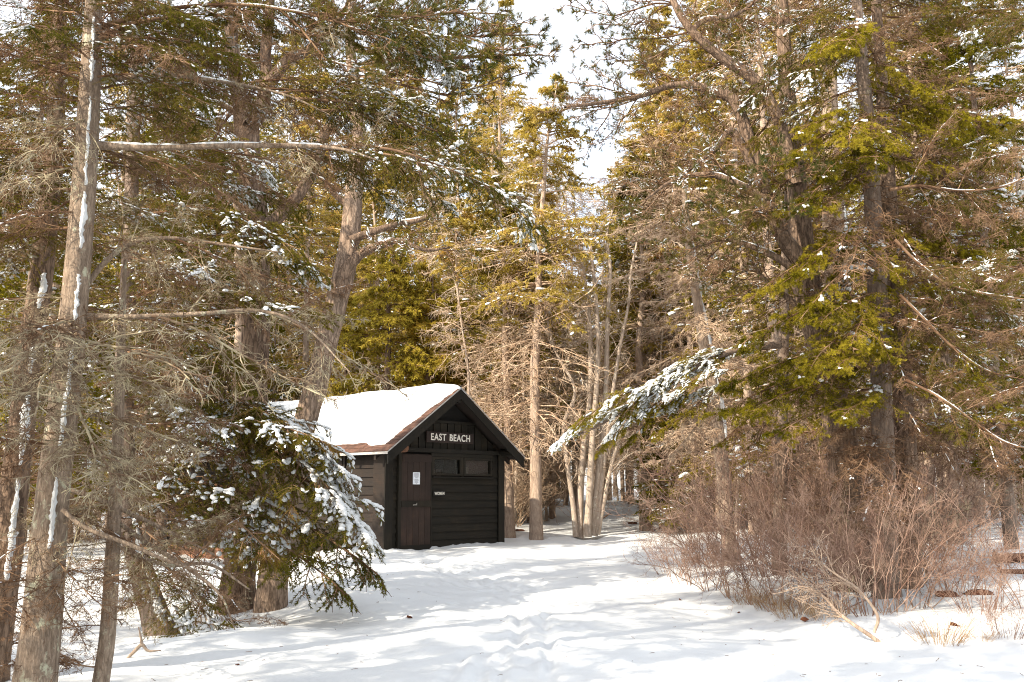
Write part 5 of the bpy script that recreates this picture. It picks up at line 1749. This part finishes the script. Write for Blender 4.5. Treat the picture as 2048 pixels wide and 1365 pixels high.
# the bare pale snag in the sky gap and larger yellow spruces either side
for px, Y, s, key, lab, nm in (
        (1092, 38, 1.28, 'snag0', 'bare pale larch against the sky gap', 'larch_tree'), (1150, 40, 1.15, 'snag0', 'smaller bare pale larch right of the taller one', 'larch_tree'), (1205, 43, 1.15, 'snag0', 'bare pale larch at the right side of the sky gap', 'larch_tree'),
        (985, 41, 1.15, 'yellow0', 'tall golden spruce left of the bare larch', 'spruce_tree'), (940, 42, 1.1, 'orange0', 'rust tinged spruce behind the golden spruce left of the sky gap', 'spruce_tree'),
        (1310, 34, 1.12, 'yellow1', 'broad golden spruce right of the sky gap', 'spruce_tree'), (1380, 37, 1.1, 'yellow0', 'golden spruce behind the pine limbs right of the sky gap', 'spruce_tree'),
        (1450, 33, 1.15, 'yellow1', 'golden spruce behind the dark pine leader', 'spruce_tree'), (1255, 44, .8, 'yellow2', 'smaller golden spruce in the sky gap', 'spruce_tree'),
        (850, 44, 1.05, 'yellow2', 'golden spruce over the cabin between the pines', 'spruce_tree'), (1955, 36, 1.05, 'orange0', 'rust tinged spruce top at the right against the sky', 'spruce_tree'),
        (1040, 33, .72, 'yellow1', 'lower golden spruce above the trunks by the cabin', 'spruce_tree'), (1180, 46, .8, 'olive0', 'low olive spruce under the bare larches', 'spruce_tree'),
        (1245, 44, .75, 'yellow1', 'small golden spruce before the sky gap', 'spruce_tree'),
        (1010, 29, .62, 'yellow1', 'low golden spruce just above the trunks at the cabin corner', 'spruce_tree'), (1130, 40, .7, 'yellow1', 'low golden spruce over the birch clump', 'spruce_tree'),
        (1340, 27, .62, 'yellow1', 'low golden spruce left of the leaning dead spruce', 'spruce_tree'), (960, 35, .65, 'yellow1', 'golden spruce right behind the gable', 'spruce_tree'),
        (1080, 43, 1.05, 'yellow0', 'golden spruce under the left edge of the sky gap', 'spruce_tree'), (1160, 45, .95, 'yellow1', 'broad golden spruce at the foot of the sky gap', 'spruce_tree'),
        (1215, 47, 1.1, 'orange0', 'thin golden spruce inside the sky gap', 'spruce_tree'), (1290, 33, .8, 'yellow1', 'golden spruce behind the birch clump tops', 'spruce_tree'),
        (1440, 30, .75, 'yellow1', 'golden spruce low behind the snow laden bough', 'spruce_tree'), (1060, 31, .68, 'yellow1', 'golden spruce behind the brown trunks by the cabin', 'spruce_tree'),
        (1370, 32, .85, 'yellow1', 'golden spruce left of the pale leaning snag', 'spruce_tree'), (1290, 36, .7, 'yellow1', 'low golden spruce right of the birch clump', 'spruce_tree'),
        (610, 33, 1., 'yellow0', 'golden spruce between the two near pines', 'spruce_tree'), (760, 37, 1.1, 'yellow1', 'golden spruce right of the bent pine', 'spruce_tree'),
        (900, 37, .8, 'yellow0', 'golden spruce above the gable peak', 'spruce_tree'), (440, 30, 1., 'olive0', 'olive spruce left of the dark forked pine', 'spruce_tree'),
        (1530, 30, 1.05, 'yellow0', 'golden spruce glimpsed between the right hand trunks', 'spruce_tree'), (1400, 29, .9, 'yellow1', 'golden spruce low behind the leaning dead spruce', 'spruce_tree')):
    p = W(px, 900, Y)
    forest(key, p[0], Y, lab, name=nm, s=s)

def stems_mesh(name, seed, n, H, spread, arch, r0, mat, c1=6, c2=5, c3=0, m=10, base=.15, wob=.08, up=.25, l1f=.45, tips=1.):
    rng = np.random.default_rng(seed)
    a = rng.uniform(0, 2 * np.pi, n)
    rad = base * np.sqrt(rng.random(n))
    h = H * rng.uniform(.5, 1.1, n)
    tilt = spread * rng.uniform(.1, 1., n)
    d = np.stack([np.cos(a) * np.sin(tilt), np.sin(a) * np.sin(tilt), np.cos(tilt)], -1)
    P = np.empty((n, m, 3))
    P[:, 0] = np.stack([np.cos(a) * rad, np.sin(a) * rad, np.full(n, -.08)], -1)
    for i in range(1, m):
        d = nrm(d + rng.normal(0, wob, d.shape) + np.stack([np.cos(a), np.sin(a), 0 * a], -1) * (arch / m))
        P[:, i] = P[:, i - 1] + d * (h / (m - 1))[:, None]
    parts = []
    R0 = r0 * (h / H)
    v, f = tubes(P, taper(n, m, R0, r0 * .22), 4)
    parts.append((v, f, 0, True))
    t = rng.uniform(.25, .98, (n, c1))
    l = l1f * h[:, None] * (1.05 - t) * rng.uniform(.4, 1.2, t.shape) + .08
    b1 = spawn(P, t, l, .7, 7, rng, planar=False, droop=-up, wob=wob * 1.6)
    v, f = tubes(b1, taper(len(b1), 7, r0 * .42, r0 * .2), 3)
    parts.append((v, f, 0, True))
    t = rng.uniform(.2, .98, (len(b1), c2))
    l2 = .45 * l.reshape(-1, 1) * rng.uniform(.4, 1.2, t.shape) + .05
    b2 = spawn(b1, t, l2, .75, 5, rng, planar=False, droop=-up, wob=wob * 2.2)
    v, f = tubes(b2, taper(len(b2), 5, r0 * .26, r0 * .14), 3)
    parts.append((v, f, 0, True))
    if c3:
        t = rng.uniform(.2, .98, (len(b2), c3))
        l3 = .5 * l2.reshape(-1, 1) * rng.uniform(.4, 1.2, t.shape) + .03
        b3 = spawn(b2, t, l3, .8, 4, rng, planar=False, droop=-up, wob=wob * 2.4)
        v, f = tubes(b3, taper(len(b3), 4, r0 * .18, r0 * .1), 3)
        parts.append((v, f, 0, True))
    return build(name, parts, [M[mat]])


# random fill of the wood
placed = [(-2.5, 23, 6.)]
sgrp = {}


def free(x, y, d):
    return all((x - a) ** 2 + (y - b) ** 2 > max(d, e) ** 2 for a, b, e in placed)


fill = []
rg = random.Random(12)
tries = 0
while len(fill) < 190 and tries < 12000:
    tries += 1
    y = rg.uniform(19, 74)
    az = rg.uniform(-.64, .64)
    x = az * y
    dmin = 1.5 + y * .012
    px = 1024 + az * 2015
    if -.9 < x - .085 * y < 1.6 and y < 44:                 # the clearing at the end of the path
        continue
    if y < 27 and -13 < x < 2.2:
        continue
    if -13 < x < 0 and abs((x + 8) * .5 - (y - 24) * .86) < 2.6 and y < 32:
        continue                                       # lane the sun takes to the roof
    if 1040 < px < 1290 and y < 30:
        continue
    if y < 24 and not (px < 150 or px > 1450):
        continue
    if not free(x, y, dmin):
        continue
    placed.append((x, y, dmin))
    fill.append((x, y, px))
for (x, y, px) in fill:
    gap = 1060 < px < 1270
    side = 'left' if px < 640 else ('middle' if px < 1330 else 'right')
    if y < 34:
        key = rg.choice(['bare0', 'bare1', 'bare0', 'olive1', 'olive0', 'green0'] if side != 'middle' else ['bare0', 'yellow1', 'bushy0', 'olive1', 'bushy1'])
    else:
        key = rg.choice(['yellow0', 'yellow1', 'yellow2', 'olive0', 'bushy0', 'bare1', 'yellow1', 'bushy0'])
    s = rg.uniform(.85, 1.15)
    if gap:
        s *= .62 if y < 50 else .8
    if side == 'left':
        s *= .92
    if -9 < x < 1.5 and y < 40:
        s *= .62
    kind = {'bush': 'bushy golden top over dead branches', 'bare': 'bare lower trunk and brown dead branches', 'yell': 'golden sunlit needles', 'oliv': 'olive needles', 'gree': 'dark green snow flecked needles'}[key[:4]]
    where = {'left': 'left of the cabin', 'middle': 'behind the cabin and path', 'right': 'behind the right hand shrubs'}[side]
    dep = 'nearer' if y < 34 else 'far'
    lab = '%s forest spruce with %s %s' % (dep, kind, where)
    forest(key, x, y, lab, '%s spruces with %s %s' % (dep, kind, where), s=s, lean=(rg.gauss(0, .03), rg.gauss(0, .03)))
BRUSH = [stems_mesh('shrub', 241 + i, 14, 2.4, .7, .5, .012, 'twig_back', 6, 4, 2, wob=.14) for i in range(3)]
for i in range(70):
    y = rg.uniform(23, 50)
    az = rg.uniform(-.6, .6)
    x = az * y
    px = 1024 + az * 2015
    if -1.8 < x - .085 * y < 2.4 and y < 46 or (-13 < x < 1 and y < 33):
        continue
    o = mk('shrub', BRUSH[i % 3], loc=(x, y, g1(x, y) - .05), label='bare tan brush filling the gaps between the forest trunks', cat='shrub', group='bare brush in the wood')
    o.rotation_euler = (0, 0, rg.uniform(0, 6.28))
    s_ = rg.uniform(.7, 1.4)
    o.scale = (s_ * 1.2, s_ * 1.2, s_)
for i in range(34):
    y = rg.uniform(27, 42)
    px = rg.uniform(950, 1420)
    x = (px - 1024) / 2015 * y
    if -1.6 < x - .085 * y < 2.0 and y < 43:
        continue
    o = mk('shrub', BRUSH[i % 3], loc=(x, y, g1(x, y) - .05), label='bare tan brush tangled between the sunlit trunks right of the cabin', cat='shrub', group='bare brush right of the cabin')
    o.rotation_euler = (0, 0, rg.uniform(0, 6.28))
    s_ = rg.uniform(.8, 1.7)
    o.scale = (s_ * 1.1, s_ * 1.1, s_)
# young green firs low in the wood
for i in range(34):
    y = rg.uniform(24, 46)
    az = rg.uniform(-.5, .5)
    x = az * y
    px = 1024 + az * 2015
    if (px < 1290 and px > 1000 and y < 36) or (-12 < x < 1 and y < 33):
        continue
    forest('green1', x, y, 'young snow dusted fir low between the forest trunks', 'young firs in the wood', cat='fir tree', name='fir_tree', s=rg.uniform(.4, .95))
# trees out to the left that shade the path
for i, (x, y, key, s) in enumerate([(-6.6, 4.0, 'olive1', .75), (-8.2, 6.4, 'olive1', .7), (-10.5, 2.2, 'olive0', .75), (-5.2, .2, 'bare0', .65), (-9, -2.5, 'olive1', 1.), (-4.2, 3.2, 'bare1', .5),
                                    (-3.3, 1.0, 'olive1', .72), (-1.6, -2.6, 'olive1', .85), (.6, -4.6, 'olive0', .75), (-4.8, 2.2, 'bare1', .6), (-2.9, 3.4, 'bare0', .5), (2.4, -5, 'yellow1', .8), (-8.3, 8.4, 'olive1', .75), (-10, 9.8, 'olive0', .7), (-12, -1, 'yellow1', .85), (-7.2, 1.2, 'bare1', .6), (-3.4, -2., 'olive1', .7), (-6.2, -5, 'olive0', .8), (-2.0, -6, 'bare0', .8), (-10.5, 8.5, 'bare1', .5)]):
    forest(key, x, y, 'spruce standing left of the picture that shades the path', 'spruces left of the path', s=s)


# ------------------------------------------------------------------ birch clump, shrubs
SHR = [stems_mesh('shrub', 201 + i, 15, 2.3, .65, .4, .0085, ('twig_red', 'twig_red', 'twig_brown', 'twig_red', 'twig_red')[i], 6, 4, 2, wob=.11 + .015 * i) for i in range(5)]
SHR2 = [stems_mesh('shrub', 211 + i, 30, 1.3, .6, .4, .006, 'twig_red', 5, 4, 2, base=.3) for i in range(2)]
SHRP = [stems_mesh('shrub', 221 + i, 5, 2.2, .5, .25, .013, 'twig_lichen', 6, 5, 3, wob=.13) for i in range(2)]
STRAW = [stems_mesh('grass_tuft', 231 + i, 120, .55, .45, .9, .0028, 'straw', 1, 1, 0, m=6, base=.22, l1f=.2) for i in range(2)]


def shrub(px, py, meshes, s, label, group, name='shrub', cat='shrub'):
    h = hit(px, py)
    o = mk(name, meshes[RND.randrange(len(meshes))], loc=(h[0], h[1], h[2] - .03), label=label, cat=cat, group=group)
    o.rotation_euler = (0, 0, RND.uniform(0, 6.28))
    o.scale = (s, s, s * RND.uniform(.9, 1.1))
    return o


front = [(1345, 1152, .8), (1385, 1165, .9), (1425, 1180, .95), (1470, 1196, 1.), (1515, 1208, 1.), (1560, 1220, .95), (1605, 1226, 1.05), (1650, 1228, 1.), (1700, 1225, 1.05), (1745, 1232, 1.1), (1790, 1225, 1.05),
         (1832, 1215, 1.)]
ORD = ['lowest leafless shrub at the tip of the front row beside the path', 'second low shrub from the path end of the front row', 'third shrub of the front row counted from the path side', 'shrub of the front row just before the straw tufts',
       'front row shrub rising over the left straw tuft', 'front row shrub between the two taller straw tufts', 'front row shrub over the right straw tufts', 'front row shrub behind the tip of the fallen branch',
       'front row shrub behind the middle of the fallen branch', 'front row shrub behind the buried end of the fallen branch', 'front row shrub just right of the fallen branch', 'last shrub at the right end of the front row']
for (px, py, s), lb in zip(front, ORD):
    shrub(px, py, SHR2 if px < 1400 else SHR, s * (1 if px < 1400 else .82), lb, 'leafless shrubs edging the path on the right')
for i, (px, py, s) in enumerate([(1400, 1128, .95), (1445, 1135, 1.), (1490, 1140, 1.1), (1535, 1150, 1.1), (1580, 1150, 1.1), (1625, 1155, 1.2), (1672, 1155, 1.2), (1720, 1160, 1.2), (1768, 1165, 1.25), (1815, 1160, 1.25),
                                 (1862, 1150, 1.2), (1905, 1120, 1.1), (1500, 1105, 1.1), (1570, 1110, 1.2), (1650, 1112, 1.2), (1730, 1112, 1.3), (1800, 1110, 1.3), (1870, 1100, 1.2), (1950, 1075, .8), (2020, 1070, .7),
                                 ]):
    shrub(px, py, SHR, s * RND.uniform(.78, 1.2), 'leafless reddish brown shrub in the tangled thicket under the right hand trees', 'leafless shrubs in the thicket under the pines')
shrub(1838, 1170, SHRP, 1.0, 'pale grey stemmed shrub standing among the reddish shrubs', None)
shrub(1700, 1190, SHRP, .8, 'smaller pale stemmed shrub in the middle of the red thicket', None)
shrub(2056, 1215, SHR, .95, 'thin leggy shrub stem at the right edge with spreading branches', None)
shrub(1960, 1225, SHR2, .8, 'sparse thin red shrub on open snow near the right edge', None)
shrub(1900, 1190, SHR2, 1.0, 'thin red shrub between the thicket and the fallen log', None)
shrub(2015, 1278, SHR2, .45, 'small forked red sprig low at the right edge', None)
for px, py, s, lb in ((1545, 1215, .95, 'second straw grass tuft from the path at the foot of the shrubs'), (1590, 1232, .9, 'tall straw grass tuft nearest the camera under the shrubs'), (1650, 1238, .7, 'straw grass tuft beside the tip of the fallen branch'), (1500, 1205, .8, 'straw grass tuft nearest the path under the shrubs')):
    shrub(px, py, STRAW, s, lb, 'straw tufts under the front shrubs', 'grass_tuft', 'grass tuft')
shrub(1880, 1285, STRAW, .85, 'rounded tuft of dead straw grass alone on the snow at right', None, 'grass_tuft', 'grass tuft')
shrub(1960, 1282, STRAW, .4, 'tiny straw tuft right of the rounded grass tuft', None, 'grass_tuft', 'grass tuft')

# birch clump at the end of the path
h = hit(1180, 1076)
birch = mk('birch_tree', None, loc=(h[0], h[1], h[2] - .02), label='clump of slender pale birch stems beside the path end', cat='birch tree')
YB = float(h[1])
offB = np.array(birch.location)
bl = [[(1160, 1076), (1161, 1000), (1168, 900), (1182, 780), (1180, 640), (1168, 540), (1160, 460), (1146, 400)],
      [(1174, 1074), (1180, 960), (1186, 860), (1196, 720), (1192, 600), (1182, 500), (1186, 440)],
      [(1184, 1072), (1192, 990), (1206, 880), (1214, 760), (1216, 640), (1222, 540), (1215, 470), (1228, 410)],
      [(1190, 1072), (1200, 1000), (1212, 900), (1225, 800), (1240, 700), (1258, 610), (1264, 540), (1276, 480)],
      [(1152, 1074), (1146, 1010), (1135, 930), (1128, 850), (1150, 780), (1110, 700), (1090, 620)],
      [(1196, 1070), (1208, 1010), (1222, 940), (1245, 860), (1262, 790)]]
rngb = np.random.default_rng(9)
for i, pl in enumerate(bl):
    P = px_line(pl, YB) + np.array([0, rngb.uniform(-.25, .25), 0])
    wd = np.linspace(15 if i < 3 else 11, 4, len(P))
    tp, PP, RR = trunk_parts(P - offB, wd * .5 * YB / F, 12, 60, .03, 300 + i, flare=.2)
    t = np.linspace(.25, .98, 14)[None]
    l = rngb.uniform(.4, 1.5, t.shape) * (1.15 - t)
    b1 = spawn(PP[None], t, l, .8, 8, rngb, planar=False, droop=-.2, wob=.14, lift=.15)
    t2 = rngb.uniform(.2, .98, (len(b1), 6))
    l2 = .4 * l.reshape(-1, 1) * rngb.uniform(.4, 1.2, t2.shape) + .1
    b2 = spawn(b1, t2, l2, .8, 6, rngb, planar=False, wob=.16, lift=.1)
    t3 = rngb.uniform(.2, .98, (len(b2), 4))
    l3 = .5 * l2.reshape(-1, 1) * rngb.uniform(.4, 1.2, t3.shape) + .05
    b3 = spawn(b2, t3, l3, .8, 4, rngb, planar=False, wob=.2, lift=.1)
    parts = [tp]
    o = mk('trunk', build('trunk', [tp], [M['bark_birch']]), birch)
    pr = []
    for P_, R_, k in ((b1, taper(len(b1), 8, .013, .006), 4), (b2, taper(len(b2), 6, .007, .004), 3), (b3, taper(len(b3), 4, .0045, .003), 3)):
        v, f = tubes(P_, R_, k)
        pr.append((v, f, 0, True))
    mk('twigs', build('twigs', pr, [M['twig_pale']]), o, kind='stuff')


# ------------------------------------------------------------------ fallen wood and small things
def stick(name, lines, label, cat, bark, Y=None, group=None, twigs=0, snow=False):
    """lines: list of (px points, widths); lies near the ground at the distance of its thick end."""
    h = hit(*lines[0][0][0])
    root = mk(name, None, loc=(h[0], h[1], h[2]), label=label, cat=cat, group=group)
    off = np.array(root.location)
    rg_ = np.random.default_rng(len(label))
    for j, (pl, wd) in enumerate(lines):
        P = np.array([W(a, b, h[1] + .0 + (c[0] if c else 0)) for a, b, *c in pl])
        tp, PP, RR = trunk_parts(P - off, [w * .5 * h[1] / F for w in wd], 9, 40, .05, 400 + j, flare=0)
        pr = [tp]
        if twigs:
            t = rg_.uniform(.35, .98, (1, twigs))
            l = rg_.uniform(.08, .45, t.shape)
            b1 = spawn(PP[None], t, l, .7, 6, rg_, planar=False, wob=.18)
            t2 = rg_.uniform(.2, .98, (len(b1), 5))
            b2 = spawn(b1, t2, .5 * l.reshape(-1, 1) * rg_.uniform(.4, 1.2, t2.shape), .8, 5, rg_, planar=False, wob=.2)
            for P_, R_ in ((b1, taper(len(b1), 6, .005, .0025)), (b2, taper(len(b2), 5, .003, .0018))):
                v, f = tubes(P_, R_, 3)
                pr.append((v, f, 0, True))
        mk('branch', build('branch', pr, [M[bark]]), root)
    return root


stick('fallen_branch', [([(1760, 1286), (1735, 1268), (1705, 1248), (1672, 1222, .1), (1650, 1196, .2), (1620, 1178, .3), (1596, 1172, .4)], [9, 8, 7, 6, 5, 3, 2]),
                        ([(1748, 1266), (1756, 1236), (1738, 1204), (1710, 1174, .1), (1676, 1152, .2), (1640, 1124, .3), (1620, 1094, .4)], [6, 6, 5, 5, 4, 3, 2])],
      'pale fallen forked branch sticking out of the snow before the shrubs', 'branch', 'bark_back', twigs=30)
stick('fallen_branch', [([(254, 1318), (270, 1302), (284, 1290), (297, 1302), (322, 1301)], [6, 7, 7, 5, 2]), ([(284, 1290), (281, 1272), (277, 1254)], [6, 4, 2])],
      'forked antler shaped stick on the snow bank at lower left', 'branch', 'bark_pale')
stick('fallen_branch', [([(225, 1310), (240, 1316), (256, 1328), (246, 1336)], [4, 6, 5, 2])], 'short curved stick left of the forked stick', 'branch', 'bark_spruce')
stick('fallen_branch', [([(1170, 1056), (1185, 1048), (1210, 1034), (1222, 1026)], [4, 4, 3, 1])], 'thin dead stick leaning in the snow right of the brown trunk', 'branch', 'twig')
for (pl, w, lab) in (([(1990, 1122), (2020, 1116), (2075, 1105)], 20, 'upper rotting red brown log at the right edge'), ([(1998, 1142), (2030, 1138), (2080, 1136)], 17, 'lower rotting red brown log under the upper one')):
    h = hit(pl[0][0], pl[0][1] + 6)
    P = np.array([W(a, b, h[1]) for a, b in pl])
    P[:, 2] = [g1(p[0], p[1]) + (.10 if w == 20 else .03) for p in P]
    root = mk('fallen_log', None, loc=tuple(P[0]), label=lab, cat='log')
    tp, PP, RR = trunk_parts(P - P[0], [w * .5 * h[1] / F] * 3, 12, 30, .12, 7, flare=0)
    mk('wood', build('wood', [tp, (tp[0][:12], np.arange(12)[None], 0, False)], [M['log']]), root)
    v, f = tubes((PP + UP * RR[:, None] * .6)[None], (RR * .78)[None], 10)
    mk('snow', build('snow', [(v, f, 0, True)], [M['snow']]), root)
# stumps / lumps of earth showing through at right
for px, py, s, lab in ((1893, 1192, 1., 'low brown mossy lump poking through the snow right of the thicket'), (1960, 1190, 1.25, 'wider brown lump poking through the snow near the logs'),
                       (1266, 1048, 1., 'small brown stone showing in the clearing at the path end'), (1040, 1062, .8, 'brown rotted stump between the trunks by the cabin')):
    h = hit(px, py)
    n_, k_ = 10, 14
    th_, ph_ = np.meshgrid(np.arange(k_) * 2 * np.pi / k_, np.linspace(0, np.pi / 2, n_))
    v = np.stack([np.cos(th_) * np.cos(ph_) * .16, np.sin(th_) * np.cos(ph_) * .1, np.sin(ph_) * .07 - .01], -1)
    v = v * (1 + .3 * fbm(v * 12 + px, 3, 3))[..., None] * s
    ix = np.arange(n_ * k_).reshape(n_, k_)
    f = np.stack([ix[:-1], np.roll(ix, -1, 1)[:-1], np.roll(ix, -1, 1)[1:], ix[1:]], -1).reshape(-1, 4)
    mk('stone', build('stone', [(v.reshape(-1, 3), f, 0, True)], [M['log']]), loc=tuple(h), label=lab, cat='stone')


def leaf_mesh(seed, s):
    rng = np.random.default_rng(seed)
    u, w = np.meshgrid(np.linspace(0, 1, 7), np.linspace(-1, 1, 5))
    wd = np.sin(u * np.pi) ** .7 * .4
    v = np.stack([u, w * wd, .25 * np.abs(w) * wd * 1.5 + .25 * u ** 2 + .05 * rng.normal(0, 1, u.shape)], -1) * s
    ix = np.arange(35).reshape(5, 7)
    f = np.stack([ix[:-1, :-1], ix[:-1, 1:], ix[1:, 1:], ix[1:, :-1]], -1).reshape(-1, 4)
    return build('leaf', [(v.reshape(-1, 3), f, 0, True)], [M['leaf']])


for i, (px, py, s, lab) in enumerate([(813, 1238, .09, 'dried brown leaf lying alone in the middle of the snow'), (1618, 1242, .10, 'curled red leaf on the snow before the shrubs'),
                                      (1553, 1212, .08, 'small red leaf at the left foot of the front shrubs'), (1900, 1252, .12, 'rust brown leaf hanging by the straw tuft'),
                                      (1474, 1228, .05, 'tiny brown leaf scrap on the snow at the shrub edge'), (1358, 1202, .05, 'tiny dark twig scrap near the path at right'),
                                      (470, 1335, .04, 'tiny dark leaf scrap on the lower left snow')]):
    h = hit(px, py)
    o = mk('fallen_leaf', leaf_mesh(i, s), loc=(h[0], h[1], h[2] + .012), label=lab, cat='leaf')
    o.rotation_euler = (-.6, .2, RND.uniform(0, 6))
rgl = np.random.default_rng(88)
nl_ = 420
lx, ly_ = rgl.uniform(-4, 5.5, nl_), rgl.uniform(8.6, 19, nl_)
kp = rgl.random(nl_) < .25 + .75 * (np.abs(lx - .2) > 1.6)
lx, ly_ = lx[kp], ly_[kp]
lz = ground(lx, ly_) + .004
an_ = rgl.uniform(0, 6.28, len(lx))
ln_ = rgl.uniform(.015, .07, len(lx))
dv = np.stack([np.cos(an_), np.sin(an_), rgl.uniform(-.1, .35, len(lx))], -1) * ln_[:, None]
p0 = np.stack([lx, ly_, lz], -1)
P_ = np.stack([p0 - dv * .5, p0 + rgl.normal(0, .004, p0.shape), p0 + dv * .5], 1)
v, f = tubes(P_, np.full((len(lx), 3), .0022), 3)
mk('twig_litter', build('twig_litter', [(v, f, 0, True)], [M['twig']]), label='scattered bits of brown twig and needle litter on the snow', cat='litter', kind='stuff')
print('objects', len(bpy.data.objects), 'tris', sum(len(m.polygons) for m in bpy.data.meshes))
